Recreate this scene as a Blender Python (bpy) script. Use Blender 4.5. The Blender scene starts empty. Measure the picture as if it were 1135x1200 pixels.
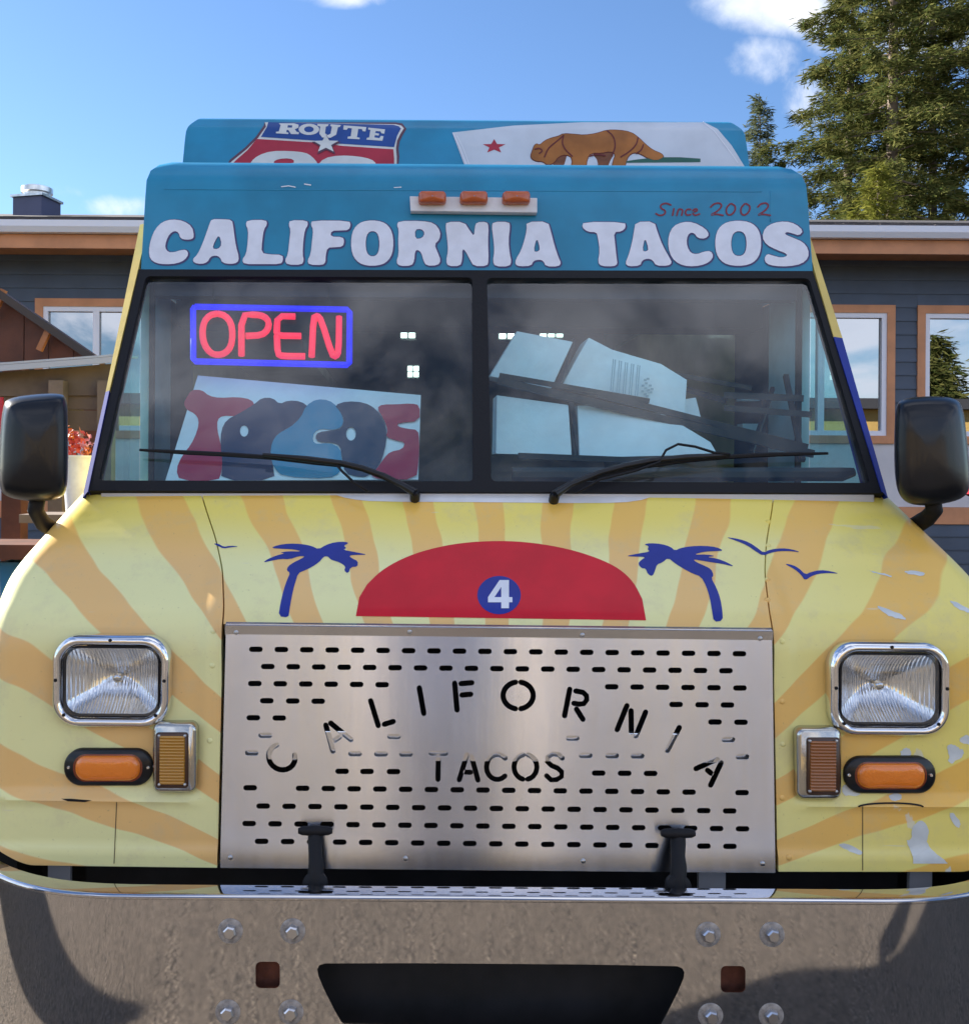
import bpy, bmesh, math, random
import numpy as np
from mathutils import Vector, Matrix
from mathutils.geometry import delaunay_2d_cdt
PI = math.pi
rad = math.radians
random.seed(7)
rng = np.random.default_rng(7)
sc = bpy.context.scene
COL = sc.collection

# ------------------------------------------------------------------ camera, sky, sun, exposure
FPX, CU, CV, EYE, ROLL = 1150.0, 477.0, 560.0, 1.55, rad(0.4)
cam = bpy.data.cameras.new('camera'); cam_o = bpy.data.objects.new('camera', cam); COL.objects.link(cam_o)
cam.sensor_fit = 'VERTICAL'; cam.sensor_height = 24.0; cam.sensor_width = 24.0 * 1135 / 1200
cam.lens = 24.0 * FPX / 1200
cam.shift_x = (567.5 - CU) / 1200; cam.shift_y = -(600 - CV) / 1200
cam.clip_start = 0.05; cam.clip_end = 2000
_c, _s = math.cos(ROLL), math.sin(ROLL)
cam_o.matrix_world = Matrix(((_c, -_s, 0, 0), (0, 0, -1, 0), (_s, _c, 0, EYE), (0, 0, 0, 1)))
sc.camera = cam_o

SUN_AZ, SUN_EL = rad(-58), rad(26)          # azimuth clockwise from +Y
SUN_DIR = Vector((math.sin(SUN_AZ) * math.cos(SUN_EL), math.cos(SUN_AZ) * math.cos(SUN_EL), math.sin(SUN_EL)))
sun = bpy.data.lights.new('sun', 'SUN'); sun.energy = 5.0; sun.angle = rad(0.5); sun.color = (1.0, 0.93, 0.82)
sun_o = bpy.data.objects.new('sun', sun); COL.objects.link(sun_o)
sun_o.rotation_euler = SUN_DIR.to_track_quat('Z', 'Y').to_euler(); sun_o.location = (-20, 10, 20)

sc.view_settings.view_transform = 'Standard'; sc.view_settings.look = 'None'
sc.view_settings.exposure = 1.68; sc.view_settings.gamma = 1.0; sc.view_settings.use_curve_mapping = False
sc.render.engine = 'CYCLES'
sc.cycles.max_bounces = 12; sc.cycles.transparent_max_bounces = 16; sc.cycles.caustics_reflective = False
sc.cycles.caustics_refractive = False; sc.cycles.use_denoising = True


class N:
    """small helper for node trees"""
    def __init__(s, tree): s.t = tree
    def n(s, typ, **kw):
        x = s.t.nodes.new(typ)
        for k, v in kw.items(): setattr(x, k, v)
        return x
    def put(s, inp, v):
        if isinstance(v, bpy.types.NodeSocket): s.t.links.new(v, inp)
        elif v is not None:
            try: inp.default_value = v
            except Exception: inp.default_value = (*v, 1.0) if len(v) == 3 else v
    def m(s, op, a, b=None, c=None, clamp=False):
        x = s.n('ShaderNodeMath', operation=op, use_clamp=clamp)
        for i, v in enumerate((a, b, c)): s.put(x.inputs[i], v)
        return x.outputs[0]
    def v(s, op, a, b=None):
        x = s.n('ShaderNodeVectorMath', operation=op)
        s.put(x.inputs[0], a)
        if b is not None: s.put(x.inputs[1], b)
        return x.outputs[0]
    def mix(s, f, a, b, blend='MIX'):
        x = s.n('ShaderNodeMix', data_type='RGBA', blend_type=blend)
        s.put(x.inputs[0], f); s.put(x.inputs[6], a); s.put(x.inputs[7], b)
        return x.outputs[2]
    def ss(s, val, lo, hi, o0=0.0, o1=1.0):
        x = s.n('ShaderNodeMapRange', interpolation_type='SMOOTHSTEP')
        for i, q in enumerate((val, lo, hi, o0, o1)): s.put(x.inputs[i], q)
        return x.outputs[0]
    def noise(s, vec, scale, detail=4.0, rough=0.55, dist=0.0):
        x = s.n('ShaderNodeTexNoise')
        s.put(x.inputs['Vector'], vec); s.put(x.inputs['Scale'], scale); s.put(x.inputs['Detail'], detail)
        s.put(x.inputs['Roughness'], rough); s.put(x.inputs['Distortion'], dist)
        return x.outputs['Fac']
    def xyz(s, vec):
        x = s.n('ShaderNodeSeparateXYZ'); s.put(x.inputs[0], vec); return x.outputs
    def comb(s, x, y, z):
        c = s.n('ShaderNodeCombineXYZ')
        for i, v in enumerate((x, y, z)): s.put(c.inputs[i], v)
        return c.outputs[0]


def make_world():
    w = bpy.data.worlds.new("World"); sc.world = w; w.use_nodes = True
    k = N(w.node_tree); bg = w.node_tree.nodes['Background']
    sky = k.n('ShaderNodeTexSky', sky_type='NISHITA', sun_disc=False)
    sky.sun_elevation = SUN_EL; sky.sun_rotation = SUN_AZ; sky.altitude = 30; sky.air_density = 1.0
    sky.dust_density = 0.15; sky.ozone_density = 2.2
    d = k.n('ShaderNodeTexCoord').outputs['Generated']
    x, y, z = k.xyz(d)
    ysafe = k.m('MAXIMUM', y, 0.02)
    gx, gz = k.m('DIVIDE', x, ysafe), k.m('DIVIDE', z, ysafe)
    wv = k.comb(gx, gz, 0.0)
    n1 = k.noise(wv, 9.0, 7.0, 0.62, 0.6); n2 = k.noise(wv, 26.0, 5.0, 0.6, 0.4)
    nn = k.m('ADD', k.m('MULTIPLY', n1, 0.75), k.m('MULTIPLY', n2, 0.25))
    tot = None
    for (u, v, ru, rv, amp) in ((395, -6, 85, 20, .95), (905, 2, 120, 50, 1.25), (888, 66, 58, 44, .85), (955, 110, 60, 55, .72), (838, 12, 34, 20, .6),
                                (135, 245, 60, 20, .85), (70, 228, 55, 14, .5), (800, 82, 30, 14, .4), (1060, 30, 160, 60, .8), (1100, 160, 120, 80, .5), (-260, 120, 240, 60, .9)):
        ex = k.m('DIVIDE', k.m('SUBTRACT', gx, (u - CU) / FPX), ru / FPX)
        ez = k.m('DIVIDE', k.m('SUBTRACT', gz, (CV - v) / FPX), rv / FPX)
        r2 = k.m('ADD', k.m('MULTIPLY', ex, ex), k.m('MULTIPLY', ez, ez))
        b = k.m('MULTIPLY', k.m('SUBTRACT', 1.0, r2, clamp=True), amp)
        tot = b if tot is None else k.m('MAXIMUM', tot, b)
    front = k.ss(k.m('ADD', tot, k.m('MULTIPLY', k.m('SUBTRACT', nn, 0.52), 2.6)), 0.22, 1.25)
    front = k.m('MULTIPLY', front, k.ss(tot, 0.0, 0.25))
    front = k.m('MULTIPLY', front, k.ss(y, 0.25, 0.45))
    # unseen clouds overhead and behind, made denser to raise the ambient light
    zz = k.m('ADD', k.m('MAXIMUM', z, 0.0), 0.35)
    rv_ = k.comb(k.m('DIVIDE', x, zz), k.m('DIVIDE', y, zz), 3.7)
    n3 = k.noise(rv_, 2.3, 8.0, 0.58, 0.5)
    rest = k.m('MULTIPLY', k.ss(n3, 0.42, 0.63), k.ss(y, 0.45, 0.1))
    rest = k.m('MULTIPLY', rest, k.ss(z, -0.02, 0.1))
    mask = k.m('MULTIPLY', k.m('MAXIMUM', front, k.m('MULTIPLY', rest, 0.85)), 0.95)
    col = k.v('MULTIPLY', sky.outputs[0], (0.61, 0.72, 0.87))
    shade = k.noise(wv, 14.0, 3.0)
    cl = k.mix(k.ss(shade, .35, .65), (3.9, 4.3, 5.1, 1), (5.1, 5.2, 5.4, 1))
    cl = k.mix(k.ss(y, .2, -.2), cl, k.mix(k.ss(n3, .45, .75), (8.6, 8.8, 9.8, 1), (6.6, 7.0, 8.2, 1)))       # clouds behind the camera brightened to lift the ambient light
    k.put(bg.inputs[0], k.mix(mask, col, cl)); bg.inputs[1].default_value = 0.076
make_world()

# ------------------------------------------------------------------ picture-to-place helpers (used to read sizes off the photograph at a known distance)
def ray(u, v):
    a, b = (u - CU) / FPX, (CV - v) / FPX
    return a * _c - b * _s, a * _s + b * _c
def P(u, v, D):
    x, z = ray(u, v); return Vector((x * D, D, EYE + z * D))
def on_depth(fn, u, v, D0=2.4):
    x, z = ray(u, v); D = D0
    for _ in range(40):
        D2 = fn(x * D, EYE + z * D); D += 0.6 * (D2 - D)
    return Vector((x * D, D, EYE + z * D))

# ------------------------------------------------------------------ materials
MATS = {}
def mat(name, col, rough=0.5, metal=0.0, coat=0.0, bump=None, spec=0.5, vary=None, emit=None, rnd=None):
    """principled surface; vary=(scale, amount) mottles the colour, bump=(scale, strength) roughens it"""
    if name in MATS: return MATS[name]
    m = bpy.data.materials.new(name); m.use_nodes = True; k = N(m.node_tree)
    p = m.node_tree.nodes['Principled BSDF']
    p.inputs['Roughness'].default_value = rough; p.inputs['Metallic'].default_value = metal
    p.inputs['Coat Weight'].default_value = coat; p.inputs['Coat Roughness'].default_value = 0.06
    p.inputs['Specular IOR Level'].default_value = spec
    c = (*col, 1.0); tc = None
    if vary or bump: tc = k.n('ShaderNodeTexCoord').outputs['Object']
    p.inputs['Base Color'].default_value = c
    src = None
    if vary:
        f = k.ss(k.noise(tc, vary[0], 5.0), .3, .7)
        src = k.mix(f, tuple(x * (1 - vary[1]) for x in col) + (1,), tuple(min(1, x * (1 + vary[1])) for x in col) + (1,))
    if rnd:
        r = k.n('ShaderNodeObjectInfo').outputs['Random']
        base = src if src is not None else c
        src = k.mix(k.m('MULTIPLY', r, rnd), base, tuple(x * .45 for x in col) + (1,))
    if src is not None: k.put(p.inputs['Base Color'], src)
    if bump:
        b = k.n('ShaderNodeBump'); b.inputs['Strength'].default_value = bump[1]; b.inputs['Distance'].default_value = 0.01
        k.put(b.inputs['Height'], k.noise(tc, bump[0], 4.0)); k.put(p.inputs['Normal'], b.outputs[0])
    if emit:
        p.inputs['Emission Color'].default_value = (*emit[0], 1); p.inputs['Emission Strength'].default_value = emit[1]
    MATS[name] = m; return m

def glass_mat(name, tint, refl=1.0, rough=0.0, base_refl=0.0, dirt_haze=0.0):
    if name in MATS: return MATS[name]
    m = bpy.data.materials.new(name); m.use_nodes = True; t = m.node_tree; t.nodes.remove(t.nodes['Principled BSDF']); k = N(t)
    tr = k.n('ShaderNodeBsdfTransparent'); tr.inputs[0].default_value = (*tint, 1)
    gl = k.n('ShaderNodeBsdfGlossy'); gl.inputs['Roughness'].default_value = rough
    g = k.n('ShaderNodeNewGeometry'); dt = k.n('ShaderNodeVectorMath', operation='DOT_PRODUCT')
    k.put(dt.inputs[0], g.outputs['Normal']); k.put(dt.inputs[1], g.outputs['Incoming'])
    sch = k.m('ADD', k.m('MULTIPLY', k.m('POWER', k.m('SUBTRACT', 1.0, k.m('ABSOLUTE', dt.outputs['Value']), clamp=True), 5.0), .95), .055)
    fac = k.m('ADD', k.m('MULTIPLY', sch, refl), base_refl, clamp=True)
    mx = k.n('ShaderNodeMixShader'); k.put(mx.inputs[0], fac); k.put(mx.inputs[1], tr.outputs[0]); k.put(mx.inputs[2], gl.outputs[0])
    out = mx.outputs[0]
    if dirt_haze:
        tc = k.n('ShaderNodeTexCoord').outputs['Object']
        n = k.ss(k.noise(tc, 2.6, 5.0, .55, 1.2), .36, .70)  # pale noise film; on the windshield it paints reflected cloud haze
        df = k.n('ShaderNodeBsdfDiffuse'); df.inputs[0].default_value = (.50, .47, .43, 1)
        m2 = k.n('ShaderNodeMixShader'); k.put(m2.inputs[0], k.m('MULTIPLY', n, dirt_haze)); k.put(m2.inputs[1], out); k.put(m2.inputs[2], df.outputs[0]); out = m2.outputs[0]
    k.put(t.nodes['Material Output'].inputs[0], out)
    MATS[name] = m; return m

# ------------------------------------------------------------------ mesh collector
ORG = {}
class MB:
    def __init__(s): s.v = []; s.f = []; s.mi = []
    def add(s, vs, fs, mi=0):
        b = len(s.v); s.v += [tuple(p) for p in vs]
        for f in fs: s.f.append(tuple(i + b for i in f)); s.mi.append(mi)
    def box(s, c, d, mi=0, rz=0.0, mtx=None):
        M = mtx or (Matrix.Translation(c) @ Matrix.Rotation(rz, 4, 'Z'))
        vs = [M @ Vector((sx * d[0] / 2, sy * d[1] / 2, sz * d[2] / 2)) for sx in (-1, 1) for sy in (-1, 1) for sz in (-1, 1)]
        s.add(vs, [(0, 1, 3, 2), (4, 6, 7, 5), (0, 4, 5, 1), (2, 3, 7, 6), (0, 2, 6, 4), (1, 5, 7, 3)], mi); return s
    def box2(s, a, b, mi=0):
        return s.box([(a[i] + b[i]) / 2 for i in range(3)], [abs(b[i] - a[i]) for i in range(3)], mi)
    def grid(s, rows, mi=0, closed=False):
        n = len(rows[0]); vs = [p for r in rows for p in r]; fs = []
        for i in range(len(rows) - 1):
            for j in range(n if closed else n - 1):
                a, b = i * n + j, i * n + (j + 1) % n; fs.append((a, b, b + n, a + n))
        s.add(vs, fs, mi); return s
    def cap(s, ring, mi=0, flip=False):
        s.add(ring, [tuple(range(len(ring)))[::-1] if flip else tuple(range(len(ring)))], mi); return s
    def tube(s, pts, r, n=8, mi=0, caps=True, flat=1.0):
        pts = [Vector(p) for p in pts]; rs = r if isinstance(r, (list, tuple)) else [r] * len(pts)
        up = None; rings = []
        for i, p in enumerate(pts):
            t = (pts[min(i + 1, len(pts) - 1)] - pts[max(i - 1, 0)]).normalized()
            if up is None:
                up = Vector((0, 0, 1)) if abs(t.z) < .9 else Vector((0, 1, 0))
            up = (up - t * up.dot(t)).normalized(); sd = t.cross(up)
            rings.append([p + (sd * math.cos(2 * PI * (j + .5) / n) * flat + up * math.sin(2 * PI * (j + .5) / n)) * rs[i] for j in range(n)])
        s.grid(rings, mi, True)
        if caps: s.cap(rings[0], mi); s.cap(rings[-1], mi, True)
        return s
    def prism(s, ring, vec, mi=0):
        ring = [Vector(p) for p in ring]; vec = Vector(vec); r2 = [p + vec for p in ring]
        s.cap(ring, mi); s.cap(r2, mi, True); s.grid([ring, r2], mi, True); return s
    def lathe(s, c, axis, prof, n=24, mi=0):
        """prof: list of (radius, distance along axis)"""
        c, ax = Vector(c), Vector(axis).normalized(); u = ax.orthogonal().normalized(); w = ax.cross(u)
        rings = [[c + ax * h + (u * math.cos(2 * PI * j / n) + w * math.sin(2 * PI * j / n)) * r for j in range(n)] for r, h in prof]
        s.grid(rings, mi, True); s.cap(rings[0], mi); s.cap(rings[-1], mi, True); return s
    def build(s, name, mats, parent=None, smooth=False, autos=None, bevel=None):
        me = bpy.data.meshes.new(name)
        vs = np.array(s.v); c = (vs.min(0) + vs.max(0)) / 2
        me.from_pydata((vs - c).tolist(), [], s.f)
        mats = mats if isinstance(mats, (list, tuple)) else [mats]
        for m in mats: me.materials.append(m)
        me.polygons.foreach_set('material_index', s.mi)
        bm = bmesh.new(); bm.from_mesh(me); bmesh.ops.remove_doubles(bm, verts=bm.verts, dist=2e-5)
        bmesh.ops.recalc_face_normals(bm, faces=bm.faces)
        if bevel: bmesh.ops.bevel(bm, geom=bm.edges[:], offset=bevel, segments=2, affect='EDGES', profile=.6)
        if autos is not None:
            for e in bm.edges:
                if len(e.link_faces) == 2: e.smooth = e.calc_face_angle(0) < rad(autos)
            smooth = True
        if smooth:
            for f in bm.faces: f.smooth = True
        bm.to_mesh(me); bm.free(); me.update()
        o = bpy.data.objects.new(name, me); COL.objects.link(o)
        c = Vector(c); ORG[o] = c
        if parent is not None: o.parent = parent; o.location = c - ORG[parent]
        else: o.location = c
        return o

def thing(name, label, cat, loc=(0, 0, 0), group=None):
    o = bpy.data.objects.new(name, None); COL.objects.link(o); o.location = loc; o.empty_display_size = .1; ORG[o] = Vector(loc)
    o['label'] = label; o['category'] = cat
    if group: o['group'] = group
    return o
def tag(o, label, cat, group=None):
    o['label'] = label; o['category'] = cat
    if group: o['group'] = group
    return o
def structure(o): o['kind'] = 'structure'; return o
def dup(o, off, parent=None, mirror=None):
    c = o.copy(); COL.objects.link(c)
    if parent is not None: c.parent = parent
    else: c.location = o.location + Vector(off)
    for ch in list(o.children): dup(ch, off, c)
    return c

# ------------------------------------------------------------------ flat outlines
def chaikin(p, n=1):
    for _ in range(n):
        q = []
        for i in range(len(p)):
            a, b = p[i], p[(i + 1) % len(p)]
            q += [(a[0] * .75 + b[0] * .25, a[1] * .75 + b[1] * .25), (a[0] * .25 + b[0] * .75, a[1] * .25 + b[1] * .75)]
        p = q
    return p
def chaikin_open(p, n=2):
    for _ in range(n):
        q = [p[0]]
        for a, b in zip(p, p[1:]): q += [(a[0] * .75 + b[0] * .25, a[1] * .75 + b[1] * .25), (a[0] * .25 + b[0] * .75, a[1] * .25 + b[1] * .75)]
        p = q + [p[-1]]
    return p
def ell(cx, cy, rx, ry, n=28, rot=0.0, pw=1.0):
    out = []
    for i in range(n):
        t = 2 * PI * i / n; a, b = math.cos(t), math.sin(t)
        a = math.copysign(abs(a) ** pw, a) * rx; b = math.copysign(abs(b) ** pw, b) * ry
        out.append((cx + a * math.cos(rot) - b * math.sin(rot), cy + a * math.sin(rot) + b * math.cos(rot)))
    return out
def rrect(x0, y0, x1, y1, r, n=5):
    out = []
    for (cx, cy, a0) in ((x1 - r, y1 - r, 0), (x0 + r, y1 - r, 90), (x0 + r, y0 + r, 180), (x1 - r, y0 + r, 270)):
        for i in range(n + 1):
            a = rad(a0 + 90 * i / n); out.append((cx + r * math.cos(a), cy + r * math.sin(a)))
    return out
def stroke(pts, w, n=6, caps=True):
    """outline of a thick line with round ends"""
    L, R = [], []; m = len(pts)
    for i in range(m):
        a, b = pts[max(i - 1, 0)], pts[min(i + 1, m - 1)]
        dx, dy = b[0] - a[0], b[1] - a[1]; l = math.hypot(dx, dy) or 1
        wi = (w[i] if isinstance(w, (list, tuple)) else w) / 2
        nx, ny = -dy / l * wi, dx / l * wi
        L.append((pts[i][0] + nx, pts[i][1] + ny)); R.append((pts[i][0] - nx, pts[i][1] - ny))
    if not caps: return L + R[::-1]
    w0 = (w[0] if isinstance(w, (list, tuple)) else w) / 2; w1 = (w[-1] if isinstance(w, (list, tuple)) else w) / 2
    a1 = math.atan2(pts[-1][1] - pts[-2][1], pts[-1][0] - pts[-2][0]); a0 = math.atan2(pts[0][1] - pts[1][1], pts[0][0] - pts[1][0])
    e = [(pts[-1][0] + w1 * math.cos(a1 + PI / 2 - PI * i / n), pts[-1][1] + w1 * math.sin(a1 + PI / 2 - PI * i / n)) for i in range(1, n)]
    s0 = [(pts[0][0] + w0 * math.cos(a0 + PI / 2 - PI * i / n), pts[0][1] + w0 * math.sin(a0 + PI / 2 - PI * i / n)) for i in range(1, n)]
    return L + e + R[::-1] + s0
def arcp(cx, cy, rx, ry, a0, a1, n=14):
    return [(cx + rx * math.cos(rad(a0 + (a1 - a0) * i / n)), cy + ry * math.sin(rad(a0 + (a1 - a0) * i / n))) for i in range(n + 1)]
def grow(p, d):
    ar = sum(p[i][0] * p[(i + 1) % len(p)][1] - p[(i + 1) % len(p)][0] * p[i][1] for i in range(len(p)))
    sg = 1 if ar > 0 else -1; out = []
    for i in range(len(p)):
        a, b = p[i - 1], p[(i + 1) % len(p)]; dx, dy = b[0] - a[0], b[1] - a[1]; l = math.hypot(dx, dy) or 1
        out.append((p[i][0] + dy / l * d * sg, p[i][1] - dx / l * d * sg))
    return out
def cdt(loops):
    vs, es = [], []
    for lp in loops:
        b = len(vs); vs += [Vector((p[0], p[1])) for p in lp]; es += [(b + i, b + (i + 1) % len(lp)) for i in range(len(lp))]
    r = delaunay_2d_cdt(vs, es, [], 1, 1e-4)
    v2 = [(p.x, p.y) for p in r[0]]; fs = [tuple(f) for f in r[2]]
    if not fs: return v2, fs
    c = np.array([[sum(v2[i][k] for i in f) / len(f) for k in (0, 1)] for f in fs]); ins = np.zeros(len(fs), bool)
    for lp in loops:                                   # even-odd: keep what lies inside an odd number of outlines
        q = np.array(lp); q2 = np.roll(q, -1, 0)
        for (x0, y0), (x1, y1) in zip(q, q2):
            if y0 == y1: continue
            hit = ((c[:, 1] >= min(y0, y1)) & (c[:, 1] < max(y0, y1)))
            ins ^= hit & (c[:, 0] < x0 + (c[:, 1] - y0) * (x1 - x0) / (y1 - y0))
    return v2, [f for f, k in zip(fs, ins) if k]
def decal(name, shapes, surf, m, parent, off=0.0012, cut=None, nrm=(0, -.95, .3), mat_i=None):
    """flat print lying on a surface: shapes = list of lists of loops, surf maps picture outline points to the surface"""
    mb = MB(); nv = Vector(nrm).normalized()
    for si, loops in enumerate(shapes):
        v2, fs = cdt(loops)
        if not fs: continue
        bm = bmesh.new(); bv = [bm.verts.new((p[0], p[1], 0)) for p in v2]
        for f in fs:
            try: bm.faces.new([bv[i] for i in f])
            except ValueError: pass
        if cut:
            ys = [p[1] for p in v2]; y = min(ys) + cut
            while y < max(ys):
                bmesh.ops.bisect_plane(bm, geom=bm.verts[:] + bm.edges[:] + bm.faces[:], plane_co=(0, y, 0), plane_no=(0, 1, 0)); y += cut
        bm.verts.index_update()
        mb.add([surf(q.co.x, q.co.y) + nv * off for q in bm.verts], [tuple(q.index for q in f.verts) for f in bm.faces], mat_i[si] if mat_i else 0); bm.free()
    return mb.build(name, m, parent, smooth=bool(cut))

# ------------------------------------------------------------------ the truck's surfaces
X0 = 0.205
def lerp_tab(tab, z):
    for (z0, d0), (z1, d1) in zip(tab, tab[1:]):
        if z <= z1:
            t = (z - z0) / (z1 - z0); return d0 + (d1 - d0) * t
    return tab[-1][1]
def smooth_tab(tab):
    zs = np.array([t[0] for t in tab]); ds = np.array([t[1] for t in tab])
    zz = np.linspace(zs[0], zs[-1], 160); dd = np.interp(zz, zs, ds)
    k = np.hanning(13); k /= k.sum(); pad = np.concatenate([[2 * dd[0] - x for x in dd[6:0:-1]], dd, [2 * dd[-1] - x for x in dd[-2:-8:-1]]])
    dd = np.convolve(pad, k, 'valid'); return list(zip(zz.tolist(), dd.tolist()))
NOSE = smooth_tab([(0.66, 2.158), (0.85, 2.168), (1.05, 2.18), (1.17, 2.188), (1.215, 2.198), (1.25, 2.222), (1.30, 2.275), (1.40, 2.385), (1.45, 2.440), (1.515, 2.510)])
HALF = smooth_tab([(0.66, 1.149), (1.08, 1.148), (1.20, 1.151), (1.266, 1.155), (1.310, 1.152), (1.35, 1.136), (1.42, 1.098), (1.495, 1.056), (1.515, 1.043)])
SEAM = smooth_tab([(0.66, .615), (1.1, .613), (1.25, .618), (1.33, .638), (1.40, .670), (1.46, .705), (1.515, .735)])
def sstep(x, a, b):
    t = min(1, max(0, (x - a) / (b - a))); return t * t * (3 - 2 * t)
def nose_d(x, z, fender=True):
    dx = abs(x - X0); w = lerp_tab(HALF, z); d = lerp_tab(NOSE, z)
    d += 0.012 * (dx / 1.1) ** 2
    if fender:
        rec = sstep(dx, .645, .675) * sstep(z, .828, .852) * (1 - sstep(z, 1.34, 1.40)) * (1 - sstep(dx, w - .10, w - .04))
        d += 0.008 * rec
        d -= 0.006 * (1 - sstep(z, .722, .738))
        d -= 0.008 * math.exp(-((z - .835) / .010) ** 2) * sstep(dx, .64, .70)
    e = w - dx; r = .062
    if e < r: d += r - math.sqrt(max(0, r * r - (r - max(e, 0)) ** 2))
    return d
def nose(u, v): return on_depth(nose_d, u, v, 2.25)
def wind_d(x, z): return 2.50 + (z - 1.505) * .6818
def wind(u, v): return on_depth(wind_d, u, v, 2.7)
FAS = [(2.160, 2.945), (2.25, 2.962), (2.40, 2.990), (2.455, 3.003), (2.490, 3.020), (2.515, 3.042), (2.532, 3.070), (2.541, 3.105), (2.544, 3.15)]
def fas_d(x, z): return lerp_tab(FAS, z)
def fas(u, v): return on_depth(fas_d, u, v, 3.0)
CAPP = smooth_tab([(2.50, 3.42), (2.62, 3.455), (2.74, 3.495), (2.81, 3.525), (2.848, 3.56), (2.868, 3.61), (2.875, 3.68)])
def cap_d(x, z): return lerp_tab(CAPP, z)
def capf(u, v): return on_depth(cap_d, u, v, 3.5)

truck = thing('food_truck', 'yellow sunburst taco truck with teal top, metal bumper and neon sign behind its windshield', 'food truck', (X0, 2.19, 0))

# ------------------------------------------------------------------ truck materials
def wrap_mat():
    m = bpy.data.materials.new('sunburst_wrap'); m.use_nodes = True; k = N(m.node_tree); p = m.node_tree.nodes['Principled BSDF']
    tc = k.n('ShaderNodeTexCoord', object=truck); o = tc.outputs['Object']; x, y, z = k.xyz(o)
    th = k.m('ARCTAN2', x, k.m('SUBTRACT', z, 0.50))
    wob = k.m('MULTIPLY', k.m('SUBTRACT', k.noise(o, 3.5, 2.0), .5), .05)
    ph = k.m('MULTIPLY', k.m('ADD', th, wob), 360 / 10.0)
    st = k.ss(k.m('COSINE', ph), .16, .32)
    up = k.ss(k.m('ADD', z, k.m('MULTIPLY', k.noise(o, 2.5, 2.0), .06)), 1.36, 1.50)
    rt = k.ss(x, .2, 1.1)
    pale = k.mix(k.m('MAXIMUM', k.m('MULTIPLY', rt, .75), k.m('MULTIPLY', up, .95)), (.84, .82, .40, 1), (.88, .71, .12, 1))
    dark = k.mix(k.m('MAXIMUM', k.m('MULTIPLY', rt, .8), k.m('MULTIPLY', up, .85)), (.84, .53, .20, 1), (.88, .52, .08, 1))
    c = k.mix(st, pale, dark)
    c = k.mix(k.m('MULTIPLY', k.ss(k.noise(o, 9.0, 6.0, .7), .48, .72), .30), c, (.58, .50, .32, 1))
    c = k.mix(k.m('MULTIPLY', k.ss(k.noise(o, 140.0, 3.0, .7), .66, .74), .35), c, (.22, .17, .10, 1))      # road specks
    # scraped film: pale scratches and flakes low on the passenger side
    fl = k.ss(k.noise(k.v('MULTIPLY', o, (9, 9, 4.5)), 1.0, 5.0, .55), .60, .615)
    reg = k.m('MULTIPLY', k.ss(x, .78, .98), k.ss(k.m('ABSOLUTE', k.m('SUBTRACT', z, .80)), .26, .08))
    sc_ = k.ss(k.noise(k.v('MULTIPLY', o, (4, 4, 38)), 1.0, 3.0, .5), .71, .73)
    fac = k.m('MAXIMUM', k.m('MULTIPLY', fl, reg), k.m('MULTIPLY', sc_, .35))
    c = k.mix(fac, c, (.70, .68, .58, 1))
    k.put(p.inputs['Base Color'], c); p.inputs['Roughness'].default_value = .36; p.inputs['Specular IOR Level'].default_value = .35; p.inputs['Coat Weight'].default_value = .22; p.inputs['Coat Roughness'].default_value = .05
    b = k.n('ShaderNodeBump'); b.inputs['Strength'].default_value = .22; b.inputs['Distance'].default_value = .01
    k.put(b.inputs['Height'], k.m('ADD', k.noise(k.v('MULTIPLY', o, (3, 3, 9)), 1.0, 3.0), k.m('MULTIPLY', k.noise(o, 60.0, 3.0), .05)))
    k.put(p.inputs['Normal'], b.outputs[0]); return m
WRAP = wrap_mat()
def vinyl(name, col, v=.10): return mat(name, col, .40, coat=.10, spec=.28, vary=(7, v), bump=(14, .08))
TEAL = mat('teal_vinyl', (.008, .222, .39), .40, coat=.15, vary=(5, .13), bump=(6, .12))
BLACKR = mat('black_rubber', (.010, .010, .012), .6, spec=.25, bump=(80, .1))
BLACKP = mat('black_plastic', (.006, .007, .010), .30, coat=.12, spec=.35, vary=(6, .4), bump=(40, .04))
CHROME = mat('chrome', (.80, .80, .81), .09, 1.0, bump=(25, .03))
BLUEV = vinyl('blue_vinyl', (.012, .03, .27)); REDV = vinyl('red_vinyl', (.60, .006, .022)); WHITEV = vinyl('white_vinyl', (.74, .76, .82), .06)
YELV = vinyl('yellow_vinyl', (.66, .50, .14)); DARKCAV = mat('black_cavity', (.01, .01, .012), .8, vary=(9, .5))
AMBER = mat('amber_lens', (.86, .22, .015), .16, coat=.8, bump=(160, .15)); AMBERD = mat('dark_amber_lens', (.30, .10, .012), .2, coat=.7, bump=(200, .1))
WHITEM = mat('white_enamel', (.72, .73, .75), .35, coat=.2, vary=(12, .12))
STEELW = mat('galvanised_steel', (.50, .51, .53), .38, 1.0, vary=(30, .2))
RUST = mat('rusty_tube', (.16, .055, .035), .75, vary=(20, .35), bump=(60, .3))

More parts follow.
